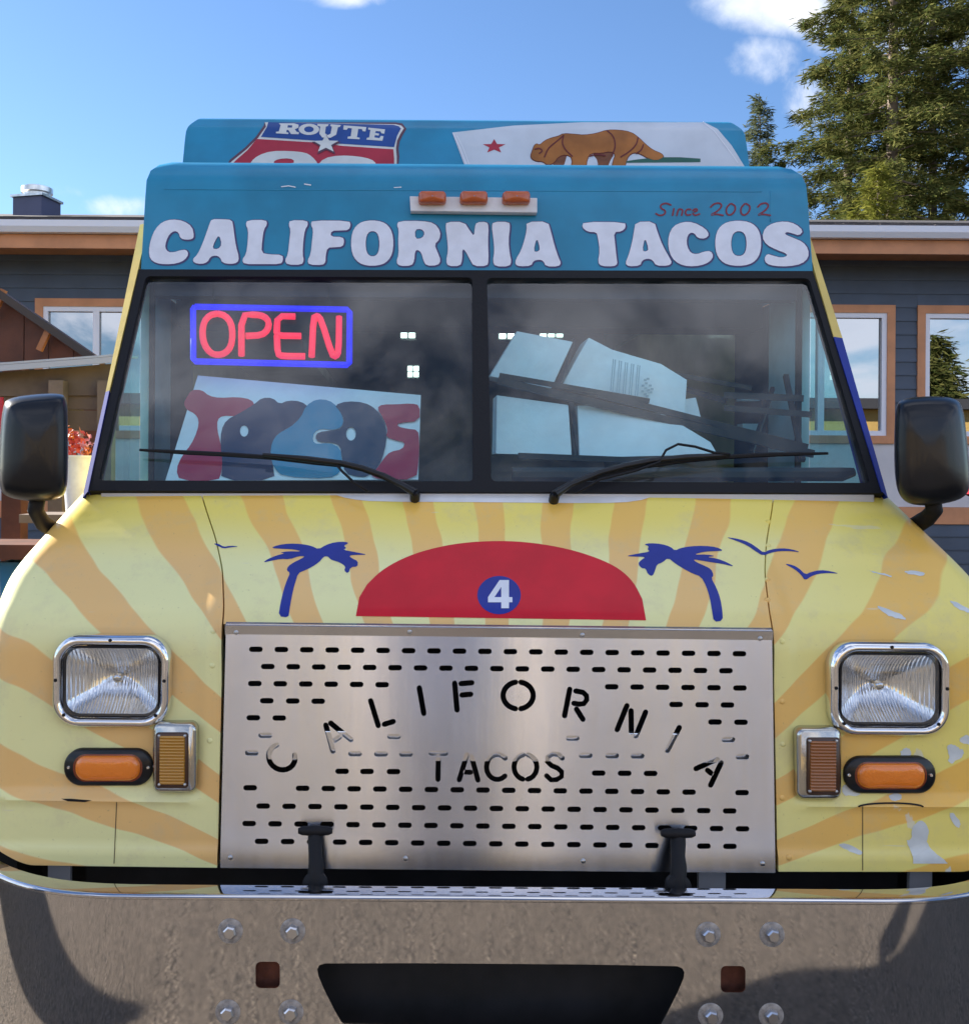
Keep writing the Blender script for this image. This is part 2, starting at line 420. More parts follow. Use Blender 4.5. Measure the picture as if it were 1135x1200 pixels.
ANROT = 0.25
def brushed(name, col, rough, aniso, grain, vec=(1, 0, 0), bumpd=.1, stain=.12):
    m = bpy.data.materials.new(name); m.use_nodes = True; k = N(m.node_tree); p = m.node_tree.nodes['Principled BSDF']
    o = k.n('ShaderNodeTexCoord').outputs['Object']
    n = k.noise(k.v('MULTIPLY', o, grain), 1.0, 4.0, .6); bl = k.noise(o, 3.2, 5.0, .6)
    c = k.mix(k.m('MULTIPLY', k.ss(bl, .35, .7), stain * 2), (*col, 1), tuple(x * .55 for x in col) + (1,))
    c = k.mix(k.m('MULTIPLY', n, stain), c, tuple(x * .5 for x in col) + (1,))
    k.put(p.inputs['Base Color'], c); p.inputs['Metallic'].default_value = 1.0
    k.put(p.inputs['Roughness'], k.m('ADD', k.m('MULTIPLY', n, .10), rough - .05)); p.inputs['Anisotropic'].default_value = aniso
    if aniso: k.put(p.inputs['Tangent'], k.comb(*vec)); p.inputs['Anisotropic Rotation'].default_value = ANROT
    b = k.n('ShaderNodeBump'); b.inputs['Strength'].default_value = bumpd; b.inputs['Distance'].default_value = .002
    k.put(b.inputs['Height'], k.m('ADD', n, k.m('MULTIPLY', bl, .8))); k.put(p.inputs['Normal'], b.outputs[0]); return m
GRILLE_M = brushed('brushed_stainless', (.74, .79, .90), .24, .93, (50, 50, 1.2), (1, 0, 0), .045)
BUMPER_M = brushed('polished_stainless', (.66, .645, .645), .052, 0.0, (70, 70, 3.0), bumpd=.004, stain=.10)

# ------------------------------------------------------------------ truck: fenders and hood
def zs_rows(z0, z1, n): return [z0 + (z1 - z0) * i / n for i in range(n + 1)]
def make_fender(sd):
    mb = MB(); rows = []
    for zr in zs_rows(.690, 1.512, 82):
        z = zr; a, b = lerp_tab(SEAM, z) + .0018, lerp_tab(HALF, z); r = []
        x = X0 + sd * a
        r.append(Vector((x, nose_d(x, z) + .03, z)))
        for j in range(58):
            t = j / 57; t = 1 - (1 - t) ** 1.35
            x = X0 + sd * (a + (b - a) * t); z = zr + .034 * sstep(abs(x - X0), 1.02, 1.17) * max(0, 1 - (zr - .690) / .09) * 1.6
            r.append(Vector((x, nose_d(x, z), z)))
        yb = r[-1].y
        for q in (.06, .2, .5, .9): r.append(Vector((X0 + sd * (b + (0 if q < .3 else 0)), max(yb + q * .6, yb + .01), z)))
        rows.append(r)
    low = [p + Vector((0, .045, .0)) for p in rows[0]]
    mb.grid([low] + rows)
    hl = (70, 751, 193, 845) if sd < 0 else (977, 759, 1103, 855)      # opening behind the headlight
    def inside(f):
        c = sum((Vector(mb.v[i]) for i in f), Vector()) / len(f); u, v = CU + c.x / c.y * FPX, CV - (c.z - EYE) / c.y * FPX
        return c.y < 2.3 and hl[0] + 4 < u < hl[2] - 4 and hl[1] + 4 < v < hl[3] - 4
    mb.f = [f for f in mb.f if not inside(f)]; mb.mi = [0] * len(mb.f)
    return mb.build('fender', WRAP, truck, autos=38)
fend = [make_fender(-1), make_fender(1)]
fend[0]['label'] = 'pale mint and orange striped fender'; fend[1]['label'] = 'golden striped fender with scraped white film'
def make_hood():
    mb = MB(); rows = []
    for z in zs_rows(1.2185, 1.512, 44):
        a = lerp_tab(SEAM, z) - .0018
        r = [Vector((X0 + a * (-1 + 2 * j / 64), 0, z)) for j in range(65)]
        for p in r: p.y = nose_d(p.x, z, False)
        r = [r[0] + Vector((0, .03, 0))] + r + [r[-1] + Vector((0, .03, 0))]
        rows.append(r)
    mb.grid([[p + Vector((0, .03, 0)) for p in rows[0]]] + rows)
    return mb.build('hood', WRAP, truck, autos=38)
hood = make_hood()
mb = MB()                                            # rivet heads beside the seams
for (u, v) in [(900, 612), (900, 640), (899, 680), (899, 704), (916, 752), (916, 822), (917, 872), (916, 935), (924, 1005), (246, 868), (249, 780), (250, 740)]:
    c = nose(u, v); mb = MB(); mb.lathe(c + Vector((0, .002, 0)), (0, -1, .15), [(.0075, 0), (.0065, .0022), (.003, .0036)], 10); mb.build('rivet', WRAP, fend[u > 500], smooth=True)
# cowl strip under the windshield
mb = MB(); mb.box((X0, 2.535, 1.501), (1.97, .07, .03)); mb.build('cowl', mat('cowl_white', (.60, .60, .62), .45), truck, bevel=.004)

# prints on the hood
def px_shapes(*ls): return [[l] for l in ls]
sunp = [(417, 722)] + [(417 + 4, 700)] + [(x, y) for x, y in ((430, 685), (446, 669), (470, 655), (500, 644), (540, 636), (585, 633.5), (625, 636), (665, 643), (700, 654), (725, 666), (742, 682), (752, 702), (756.5, 727))] + [(585, 724.5)]
decal('sun_print', [[sunp[:2] + [tuple(p) for p in chaikin_open(sunp[2:-2], 2)] + sunp[-2:]]], nose, REDV, truck, .0010, 5)
decal('disc_print', [[ell(584.5, 697.5, 25.5, 22.5)]], nose, BLUEV, truck, .0018, 5)
four = [[(585, 680), (596, 680), (596, 700), (600, 700), (600, 706), (596, 706), (596, 713), (587, 713), (587, 706), (571.5, 706), (571.5, 700)], [(587, 688), (579, 700), (587, 700)]]
decal('number_print', [four], nose, WHITEV, truck, .0026, 5)
def palm1(cx, cy, s): return lambda p: (cx + s * p[0], cy + p[1])
# traced from the crop 300..600 x 610..740 (3.783 px per px)
def cr(pts, x0, y0, k): return [(x0 + x / k, y0 + y / k) for x, y in pts]
K5 = 3.783
palmL = [chaikin(cr([(100, 425), (108, 370), (122, 310), (138, 262), (152, 232), (136, 222), (142, 203), (168, 185), (200, 170), (218, 158), (190, 158), (150, 172), (110, 170), (70, 178), (32, 187), (50, 172), (90, 155), (130, 145), (105, 143), (140, 136), (205, 138), (170, 128), (120, 126), (64, 122), (100, 108), (150, 102), (200, 104), (245, 112), (278, 128), (310, 108), (350, 96), (395, 94), (412, 100), (388, 112), (402, 122), (385, 130), (440, 140), (498, 152), (440, 152), (412, 156), (425, 168), (452, 180), (450, 205), (420, 206), (408, 236), (390, 222), (398, 204), (370, 185), (345, 178), (330, 172), (318, 158), (300, 160), (280, 185), (250, 205), (215, 222), (188, 232), (172, 280), (158, 340), (148, 400), (144, 430)], 300, 610, K5), 1)]
palmR = [chaikin(cr([(932, 444), (930, 400), (922, 350), (905, 300), (880, 255), (892, 244), (880, 215), (850, 200), (815, 185), (800, 172), (840, 178), (880, 185), (930, 192), (986, 206), (950, 185), (905, 168), (860, 162), (900, 158), (862, 150), (800, 152), (850, 138), (900, 136), (936, 134), (905, 118), (850, 112), (790, 114), (745, 122), (720, 134), (700, 116), (660, 104), (610, 100), (582, 106), (605, 114), (598, 128), (610, 138), (560, 146), (500, 158), (545, 160), (592, 162), (570, 175), (556, 192), (572, 212), (590, 212), (600, 238), (620, 248), (632, 222), (640, 195), (665, 186), (690, 165), (720, 190), (760, 215), (800, 236), (835, 248), (858, 290), (874, 340), (884, 400), (892, 450)], 600, 610, K5), 1)]
decal('palm_print', [palmL], nose, BLUEV, truck, .0010, 5)
decal('palm_print', [palmR], nose, BLUEV, truck, .0010, 5)
K4 = 1135 / 285
def bird(pts): return chaikin(cr(pts, 850, 570, K4), 1)
decal('bird_print', [[bird([(-5, 236), (60, 245), (110, 262), (150, 290), (175, 310), (205, 295), (260, 288), (310, 294), (350, 308), (300, 302), (250, 302), (210, 310), (172, 324), (140, 304), (100, 276), (50, 254)])],
                     [bird([(270, 360), (310, 366), (340, 382), (370, 412), (395, 400), (440, 390), (490, 396), (530, 408), (480, 404), (430, 408), (400, 418), (368, 440), (350, 412), (320, 386)])]], nose, BLUEV, truck, .0010, 6)
decal('bird_print', [[chaikin([(250, 637), (256, 637), (262, 641), (270, 639.5), (281, 640.5), (270, 641.5), (262, 643), (256, 640)], 1)]], nose, BLUEV, truck, .0010, 6)
for n_, pl in (('scrape_print', [[(72, 936), (84, 936), (108, 938), (100, 940), (80, 939)]]),):
    decal(n_, [pl], nose, BLACKR, truck, .0010)
decal('scrape_print', [[stroke(arcp(1043, 946, 38, 5, 190, 350), 2.0)]], nose, BLACKR, truck, .0010)
# peeled film patches low on the golden fender
K6 = 636 / 265
def pl6(p):
    q = chaikin(cr(p, 870, 560, K6), 1); out = []                    # torn, uneven edge
    for a, b in zip(q, q[1:] + q[:1]):
        for t in (0, .5): out.append((a[0] + (b[0] - a[0]) * t + random.uniform(-.7, .7), min(1012.0, a[1] + (b[1] - a[1]) * t + random.uniform(-.7, .7))))
    return out
peel = [pl6([(475, 985), (495, 962), (515, 970), (522, 1000), (515, 1030), (545, 1060), (575, 1080), (570, 1095), (545, 1090), (550, 1118), (520, 1118), (505, 1095), (495, 1118), (480, 1112), (478, 1065), (455, 1018), (475, 1020)]),
        pl6([(570, 755), (590, 748), (605, 760), (622, 768), (615, 788), (598, 792), (592, 804), (575, 800), (580, 780)]), pl6([(605, 735), (625, 722), (640, 728), (640, 750), (618, 748)]),
        pl6([(575, 940), (595, 945), (612, 970), (608, 985), (595, 980)]), pl6([(262, 1028), (300, 1030), (335, 1050), (332, 1062), (290, 1048)]), pl6([(442, 768), (460, 757), (474, 768), (470, 785), (445, 785)]),
        pl6([(372, 358), (400, 368), (440, 382), (462, 398), (440, 398), (400, 384)]), pl6([(448, 262), (480, 260), (515, 268), (505, 276), (470, 272)]), pl6([(350, 258), (390, 268), (420, 275), (415, 280), (370, 268)]),
        pl6([(575, 345), (600, 350), (640, 372), (640, 382), (600, 366)]), pl6([(278, 862), (300, 866), (332, 888), (318, 896), (280, 892)]), pl6([(408, 892), (430, 885), (448, 895), (440, 908), (415, 908)])]
for pl_ in peel: decal('film_patch', [[pl_]], nose, mat('bare_primer', (.62, .66, .66), .5, vary=(14, .12)), fend[1], .0009, 8)
# thin press lines: lower joint of each fender, dark seam
for a in ([(137, 940), (134, 1012)], [(1010, 945), (1010, 1020)]):
    decal('seam_line', [[stroke([(a[0][0] + (a[1][0] - a[0][0]) * i / 6, a[0][1] + (a[1][1] - a[0][1]) * i / 6) for i in range(7)], 1.0, caps=False)]], nose, mat('seam_dark', (.10, .08, .04), .7), truck, .0009, 8)

decal('bare_film', [[chaikin([(388, 578.5), (470, 577), (770, 580), (745, 588), (700, 590), (560, 588.5), (440, 588), (410, 585)], 1)]], nose, mat('bare_film_white', (.70, .70, .70), .4, vary=(9, .1)), hood, .0012, 3)
# dark bay behind grille and gap
mb = MB()
mb.box2((X0 - .95, 2.30, .55), (X0 + .95, 2.34, 1.22)); mb.box2((X0 - .605, 2.225, 1.221), (X0 + .605, 2.34, 1.2245))
for i in range(26): mb.box2((X0 - .50 + i * .04, 2.292, .72), (X0 - .485 + i * .04, 2.30, 1.16))
mb.build('radiator_bay', DARKCAV, truck)
for sd in (-1, 1): mb = MB(); mb.box2((X0 + sd * 1.10, 2.27, .34), (X0 + sd * 1.143, 2.425, .70)); mb.build('gap_side_backing', DARKCAV, truck)  # dark plate added to keep the end of the gap black
for sd in (-1, 1): mb = MB(); mb.box2((X0 + sd * .955, 2.43, .32), (X0 + sd * 1.135, 2.46, .80)); mb.box2((X0 + sd * .60, 2.345, .32), (X0 + sd * .954, 2.46, .74)); mb.build('gap_backing', DARKCAV, truck)  # dark sheets added so the shaded gap under the fenders stays black
# ------------------------------------------------------------------ grille plate with its cut-outs
GA, GB = (265, 731, 904, 738), (258, 1017, 908, 1023)
def grille_d(x, z): return 2.186 - (1.217 - z) * .058
def grille(u, v): return on_depth(grille_d, u, v, 2.18)
K7 = 1135 / 690
holes = []
def slot(px, py, w=26.5, h=10.5):
    cx, cy = 230 + px / K7, 570 + py / K7; w /= K7; h /= K7
    holes.append(rrect(cx - w / 2, cy - h / 2, cx + w / 2, cy + h / 2, h / 2 - .02, 3))
def row(y, xs, sl=.0092): 
    for x in xs: slot(x, y + (x - 115) * sl)
seq = lambda a, n, st=49.0: [a + st * i for i in range(n)]
row(314, seq(115, 20)); row(347, seq(138, 19)); row(380, seq(113, 6)); row(380, [800, 849, 898, 947, 997, 1047])
row(413, [136, 186, 235, 924, 974, 1023]); row(446, [110, 160, 999, 1049]); row(480, [133, 381, 725, 1025]); row(514, [107, 306, 356, 404, 750, 801, 850, 1052], .008)
row(548, [281, 329, 380, 775, 825, 875], .007); row(581, [104] + seq(205, 16, 49.6) + [1051], .010); row(616, seq(129, 19, 49.9), .0105)
row(650, seq(102, 20, 50.0), .0108); row(684, seq(126, 19, 50.1), .0108)
def cutl(strokes, cx, cy, rot, w=10.5, sx=1.0, sy=1.0):
    a = rad(rot); ca, sa = math.cos(a), math.sin(a)
    for s in strokes:
        q = [(cx + (x * sx) * ca - (y * sy) * sa, cy + (x * sx) * sa + (y * sy) * ca) for x, y in s]
        holes.append([(230 + x / K7, 570 + y / K7) for x, y in stroke(q, w, 4)])
cutl([arcp(0, 0, 24, 26, 50, 310, 16)], 165, 522, -62)                                            # C
cutl([[(-20, 26), (-4, -24)], [(6, -22), (21, 26)], [(-6, 10), (5, 10)]], 266, 478, -33)          # A
cutl([[(-14, -26), (-14, 24)], [(-2, 25), (16, 25)]], 357, 434, -17)                               # L
cutl([[(0, -25), (0, 25)]], 434, 413, -10)                                                        # I
cutl([[(-14, -26), (-14, 26)], [(-2, -24), (19, -24)], [(-2, -2), (15, -2)]], 514, 404, -5)       # F
cutl([arcp(0, 0, 29, 26, -80, 80, 12), arcp(0, 0, 29, 26, 100, 260, 12)], 620, 403, 0)            # O
cutl([[(-18, -26), (-18, 26)], [(-6, -25), (8, -25), (16, -20), (18, -12), (14, -4), (4, -1), (-5, -1)], [(2, 9), (18, 26)]], 732, 420, 11)   # R
cutl([[(-19, 26), (-19, -24)], [(-8, -18), (8, 20)], [(19, -26), (19, 24)]], 838, 452, 22)         # N
cutl([[(0, -25), (0, 25)]], 919, 487, 27)                                                         # I
cutl([[(-22, 20), (-2, -20)], [(8, -20), (20, 26)], [(-3, 8), (6, 8)]], 992, 543, 40)
cutl([[(-14, -26), (14, -26)], [(0, -14), (0, 24)]], 466, 541, 1, 10)                             # T
cutl([[(-17, 25), (-3, -24)], [(6, -20), (19, 25)], [(-5, 10), (5, 10)]], 524, 541, 1, 10)
cutl([arcp(0, 0, 21, 24, 45, 315, 14)], 580, 541, 1, 10)
cutl([arcp(0, 0, 22, 24, -78, 78, 10), arcp(0, 0, 22, 24, 102, 258, 10)], 634, 541, 1, 10)
cutl([[(15, -17), (8, -24), (-4, -25), (-13, -19), (-14, -10), (-6, -3), (6, 2), (14, 9), (14, 18), (5, 24), (-6, 25), (-15, 17)]], 690, 541, 1, 10)
def make_grille():
    outer = [(GA[0], GA[1]), (GA[2], GA[3]), (GB[2], GB[3]), (GB[0], GB[1])]
    v2, fs = cdt([outer] + holes)
    n = len(v2); fr = [grille(p[0], p[1]) for p in v2]; bk = [p + Vector((0, .0025, 0)) for p in fr]
    cnt = {}
    for f in fs:
        for i in range(len(f)):
            e = (f[i], f[(i + 1) % len(f)]); cnt.setdefault(tuple(sorted(e)), []).append(e)
    side = [(es[0][0], es[0][1], es[0][1] + n, es[0][0] + n) for es in cnt.values() if len(es) == 1]
    mb = MB(); mb.add(fr + bk, [tuple(f) for f in fs] + [tuple(i + n for i in f[::-1]) for f in fs] + side)
    # folded top edge leaning back
    a, b = fr[0], fr[1]
    return mb.build('grille', GRILLE_M, truck)
gr = make_grille()
mb = MB(); a, b = grille(264, 731) , grille(905, 738); e = Vector((0, -.001, .0)) 
mb.grid([[a + Vector((0, -.0012, -.024)), b + Vector((0, -.0012, -.024))], [a + Vector((0, -.004, -.003)), b + Vector((0, -.004, -.003))], [a + Vector((0, .012, .0025)), b + Vector((0, .012, .0025))]])
mb.build('grille_top_lip', brushed('lip_steel', (.68, .69, .72), .2, 0, (20, 20, 20)), gr, autos=50)
mb.grid([[a + Vector((0, -.001, 0)), b + Vector((0, -.001, 0))], [c + Vector((0, .018, -.001)), d + Vector((0, .018, -.001))]] ) if False else None
for (u, v) in [(277, 741), (480, 740), (682, 744), (890, 748), (270, 1005), (475, 1006), (683, 1009), (893, 1012)]:
    q = MB(); q.lathe(grille(u, v) + Vector((0, -.0002, 0)), (0, -1, 0), [(.0055, 0), (.0050, .002), (.0025, .0032)], 12); q.build('screw', STEELW, gr, smooth=True)
mb = MB(); z0, z1 = grille(500, 894).z, grille(500, 859).z
mb.box2((X0 - .60, 2.183, z0), (X0 + .60, 2.20, z1)); mb.build('crossmember', mat('white_crossmember', (.86, .88, .92), .18, 0.85, vary=(8, .1), bump=(6, .2)), truck, bevel=.002)
# ------------------------------------------------------------------ bumper
def bump_y(x):
    d = abs(x - X0); return 2.0 + (0 if d < .70 else .095 * ((d - .70) / .37) ** 3.0)
BZ = EYE - 497 * 2.0 / FPX + .0007
def make_bumper():
    zt, zb = BZ, .26
    cut = [chaikin([(371, 1132), (384, 1128), (790, 1131), (802, 1136), (800, 1150), (775, 1200), (770, 1203), (405, 1201), (398, 1196), (374, 1148)], 1),
           rrect(299.5, 1127, 328, 1158, 6, 4), rrect(844, 1132, 873, 1163, 6, 4)]
    to = lambda p: (P(p[0], p[1], 2.0).x, P(p[0], p[1], 2.0).z)
    cut = [[to(p) for p in c] for c in cut]
    xe = 1.17; ys = []
    edge = [(X0 - xe, zb + .05)] + [(X0 - xe + .06, zb)] + [(X0 + xe - .06, zb), (X0 + xe, zb + .05), (X0 + xe, zt), (X0 - xe, zt)]
    v2, fs = cdt([edge] + cut)
    bm = bmesh.new(); bv = [bm.verts.new((p[0], 0, p[1])) for p in v2]
    for f in fs: bm.faces.new([bv[i] for i in f])
    x = X0 - xe + .02
    while x < X0 + xe:
        if abs(x - X0) > .68: bmesh.ops.bisect_plane(bm, geom=bm.verts[:] + bm.edges[:] + bm.faces[:], plane_co=(x, 0, 0), plane_no=(1, 0, 0))
        x += .02
    for q in bm.verts: q.co.y = bump_y(q.co.x)
    bm.verts.index_update(); bm.edges.index_update()
    mb = MB(); vs = [q.co.copy() for q in bm.verts]; n = len(vs); fl = [tuple(q.index for q in f.verts) for f in bm.faces]
    side = [(e.verts[0].index, e.verts[1].index, e.verts[1].index + n, e.verts[0].index + n) for e in bm.edges if len(e.link_faces) == 1]
    mb.add(vs + [q + Vector((0, .006, 0)) for q in vs], fl + [tuple(i + n for i in f) for f in fl] + side); bm.free()
    # rolled top flange
    xs = [X0 - xe + 2 * xe * i / 90 for i in range(91)]
    prof = [(0, 0), (-.0022, .002), (-.0022, .006), (.001, .0095), (.006, .011), (.05, .0105), (.05, .0015), (.007, .0008)]
    mb.grid([[Vector((x, bump_y(x) + a, zt + b)) for a, b in prof] for x in xs], 0, True)
    return mb.build('bumper', BUMPER_M, truck, autos=40)
bumper = make_bumper()
for (u, v) in [(270, 1091), (343, 1091), (267, 1186), (341, 1186), (829, 1095), (904, 1095), (832, 1190), (903, 1190)]:
    c = P(u, v, 2.0); c.y = bump_y(c.x); q = MB()
    q.lathe(c + Vector((0, .001, 0)), (0, -1, 0), [(.026, 0), (.0255, .0022), (.0215, .0035), (.0150, .0036)], 28)
    q.build('washer', mat('dirty_washer', (.36, .35, .35), .55, .55, vary=(60, .35)), bumper, autos=40)
    q = MB(); q.lathe(c + Vector((0, -.001, 0)), (0, -1, 0), [(.0155, 0), (.0150, .003), (.0138, .0095), (.011, .0125), (.008, .0125)], 6); q.build('bolt', mat('zinc_bolt', (.62, .62, .64), .3, 1.0), bumper)
for u in (313.7, 858.5):
    c = P(u, 1143 + (u > 500) * 4.5, 2.04); q = MB(); q.box((c.x, 2.075, c.z), (.062, .07, .066)); q.build('receiver', RUST, bumper)
mb = MB(); mb.box2((X0 - .55, 2.12, .22), (X0 + .55, 2.16, .60)); mb.build('bumper_backing', DARKCAV, bumper)
for u, w in ((65, .05), (1085, .05), (838, .06)):
    c = P(u, 1030, 2.17); mb = MB(); mb.box((c.x, 2.20, c.z - .03), (w, .012, .16)); mb.build('bumper_bracket', mat('grey_bracket', (.42, .43, .46), .5, .4), bumper)
# rubber hood latches
for u0 in (369.5, 794):
    dv = 0 if u0 < 500 else 3; q = MB(); D = 2.10
    pts = [P(u0 + a, v + dv, D + e) for a, v, e in ((0, 1052, -.02), (0, 1030, -.01), (1, 1012, .0), (0, 1000, .015), (0, 985, .035), (0, 972, .045))]
    q.tube(pts, [.017, .018, .0165, .015, .0165, .0155], 10, flat=1.0)
    q.lathe(P(u0, 1036 + dv, D - .012), (0, -1, .2), [(.026, -.012), (.027, .008), (.02, .014)], 18)
    l, r = P(u0 - 20, 973.5 + dv, 2.135), P(u0 + 20, 973.5 + dv, 2.135)
    q.tube([l, l.lerp(r, .12), l.lerp(r, .5), l.lerp(r, .88), r], [.006, .0098, .0115, .0098, .006], 10)
    q.build('hood_latch', BLACKR, truck, autos=50)

# ------------------------------------------------------------------ lamps on the nose
HL_GLASS = glass_mat('headlight_glass', (.95, .97, .98), 1.0, .03, dirt_haze=.25)
REFL = mat('lamp_reflector', (.90, .91, .93), .17, 1.0)
def flute(m):
    k = N(m.node_tree); o = k.n('ShaderNodeTexCoord').outputs['Object']; b = k.n('ShaderNodeBump'); b.inputs['Strength'].default_value = .5; b.inputs['Distance'].default_value = .004
    k.put(b.inputs['Height'], k.m('ADD', k.noise(k.v('MULTIPLY', o, (230, 20, 14)), 1.0, 1.0), k.m('MULTIPLY', k.m('SINE', k.m('MULTIPLY', k.xyz(o)[0], 900.0)), .25))); k.put(m.node_tree.nodes['Principled BSDF'].inputs['Normal'], b.outputs[0])
flute(REFL)
def ring3(loop, base, dy, to): return [to(p, dy) for p in loop]
def headlight(u0, v0, u1, v1):
    c = nose((u0 + u1) / 2, (v0 + v1) / 2); D = c.y - .012
    A, B = P(u0, v0, D), P(u1, v1, D); cx, cz = (A.x + B.x) / 2, (A.z + B.z) / 2; w, h = (B.x - A.x) / 2, (A.z - B.z) / 2
    to = lambda loop, y: [Vector((cx + x, y, cz + z)) for x, z in loop]
    R = lambda dx, r: rrect(-w + dx, -h + dx, w - dx, h - dx, r, 9)
    mb = MB()
    mb.grid([to(R(0.000, .060), c.y + .012), to(R(0.0, .060), c.y - .004), to(R(.0015, .058), c.y - .016), to(R(.006, .055), c.y - .025), to(R(.0125, .050), c.y - .029), to(R(.018, .046), c.y - .027), to(R(.0225, .042), c.y - .020), to(R(.025, .040), c.y - .004)], 0, True)
    bz = mb.build('headlight', CHROME, truck, smooth=True)
    q = MB(); q.grid([to(R(.0245, .038), c.y - .0185), to(R(.0285, .034), c.y - .021), to(R(.031, .032), c.y - .012)], 0, True); q.build('gasket', BLACKR, bz, smooth=True)
    # reflector bowl behind the glass
    q = MB(); rings = []
    for i in range(15):
        t = i / 14; s_ = 1 - t
        rings.append([Vector((cx + x * (.04 + .96 * s_), c.y - .014 + .075 * (1 - (s_ * .98) ** 2) * (.75 + .25 * (1 - abs(z) / h)), cz + z * (.04 + .96 * s_))) for x, z in R(.029, .030)])
    q.grid(rings, 0, True); q.cap(rings[-1]); q.build('reflector', REFL, bz, smooth=True)
    q = MB(); q.lathe((cx, c.y + .050, cz - .002), (0, -1, 0), [(.011, 0), (.011, .022), (.008, .026), (.003, .027)], 16); q.build('bulb', mat('bulb_shield', (.6, .62, .66), .15, 1.0), bz, smooth=True)
    # ribbed lens
    q = MB(); rows = []; W2, H2 = w - .0285, h - .0285
    for i in range(25):
        z = -1 + i / 12.0; r = []
        for j in range(65):
            x = -1 + j / 32.0
            rib = .0009 * math.cos(x * PI * 22) + (.0007 * math.cos(z * PI * 6) if abs(x) < .5 else 0)
            r.append(Vector((cx + x * W2, c.y - .0225 - .012 * (1 - x ** 4) * (1 - z ** 4) + rib, cz + z * H2)))
        rows.append(r)
    q.grid(rows); q.build('lens', HL_GLASS, bz, smooth=True)
    for dx, dz in ((0, h - .009), (-w + .011, .004), (w - .011, .004), (-w + .030, -h + .030), (w - .030, -h + .030)):
        q = MB(); q.lathe((cx + dx * .985, c.y - .0285, cz + dz * .985), (0, -1, 0), [(.0042, 0), (.0036, .002)], 8); q.build('screw', BLACKR, bz)
    return bz
headlight(62, 743, 201, 853); headlight(969, 751, 1111, 863)
def slab(name, loop, y0, y1, m, parent, edge=.002):
    """rounded plate standing proud of the bodywork: loop in x, z"""
    cx = sum(p[0] for p in loop) / len(loop); cz = sum(p[1] for p in loop) / len(loop); mb = MB()
    g = lambda d, y: [Vector((x, y, z)) for x, z in grow(loop, -d)]
    rings = [g(0, y0), g(0, y1 + edge), g(edge, y1)]; mb.grid(rings, 0, True); mb.cap(rings[-1]); return mb.build(name, m, parent, autos=50)
def pxloop(loop, D): return [(P(u, v, D).x, P(u, v, D).z) for u, v in loop]
for (u0, v0) in ((75, 878), (989, 887)):
    c = nose(u0 + 53, v0 + 22); D = c.y - .01; w, h = (104, 43) if u0 < 500 else (107, 43)
    b = slab('turn_signal', pxloop(rrect(u0, v0, u0 + w, v0 + h, 20.5, 9), D), c.y + .012, c.y - .013, BLACKP, truck, .004)
    q = MB(); q.grid([[Vector((x, c.y - .0128, z)) for x, z in pxloop(rrect(u0 + 11, v0 + 5, u0 + w - 11, v0 + h - 5, 15, 9), D)], [Vector((x, c.y - .0138, z)) for x, z in pxloop(rrect(u0 + 13.5, v0 + 7, u0 + w - 13.5, v0 + h - 7, 13.5, 9), D)]], 0, True)
    q.build('lens_rim', mat('rim_amber', (.20, .035, .01), .25, coat=.4), b)
    L = rrect(u0 + 14, v0 + 7, u0 + w - 14, v0 + h - 7, 13, 9); q = MB(); rings = []
    ccx, ccz = P(u0 + w / 2, v0 + h / 2, D).x, P(u0 + w / 2, v0 + h / 2, D).z
    for s_, y in ((1, .0135), (.95, .020), (.8, .024), (.4, .026), (.02, .0265)):
        rings.append([Vector((ccx + (x - ccx) * s_, c.y - y, ccz + (z - ccz) * s_)) for x, z in pxloop(L, D)])
    q.grid(rings, 0, True); q.cap(rings[-1]); q.build('lens', AMBER, b, smooth=True)
    for uu in (u0 + 5.5, u0 + w - 5.5):
        q = MB(); q.lathe(P(uu, v0 + h / 2, c.y - .0128), (0, -1, 0), [(.0042, 0), (.003, .002)], 8); q.build('screw', CHROME, b)
for k_, (u0, v0, u1, v1) in enumerate(((180, 847, 231, 928), (932, 853, 984, 936))):
    c = nose((u0 + u1) / 2, (v0 + v1) / 2); D = c.y - .02
    b = slab('side_marker', pxloop(rrect(u0, v0, u1, v1, 9, 6), D), c.y + .012, c.y - .030, mat('worn_chrome', (.52, .51, .47), .2, 1.0, bump=(30, .08)), truck, .006)
    l0, l1 = (u0 + 3, u0 + 41) if k_ == 0 else (u0 + 12, u1 - 1)
    f = slab('lens_frame', pxloop(rrect(l0, v0 + 11, l1, v1 - 5, 3.5, 4), D - .01), c.y - .028, c.y - .036, mat('brown_frame', (.06, .025, .012), .3), b, .002)
    A, B = P(l0 + 4, v0 + 15, D - .015), P(l1 - 4, v1 - 9, D - .015); q = MB(); rows = []
    for i in range(16 * 4 + 1):
        z = A.z + (B.z - A.z) * i / 64; y = c.y - .038 - .0022 * abs(math.sin(PI * i / 4)); rows.append([Vector((A.x, c.y - .034, z)), Vector((A.x + .002, y, z)), Vector((B.x - .002, y, z)), Vector((B.x, c.y - .034, z))])
    q.grid(rows); q.build('lens', mat('ribbed_amber', (.46, .22, .015), .22, coat=.6) if k_ == 0 else AMBERD, b, smooth=False)
    for uu, vv in ((l0 + 4, v0 + 15), (l1 - 4, v0 + 15), (l0 + 4, v1 - 9), (l1 - 4, v1 - 9)):
        q = MB(); q.lathe(P(uu, vv, c.y - .036), (0, -1, 0), [(.0036, 0), (.003, .004), (.001, .005)], 8); q.build('screw', STEELW, b)

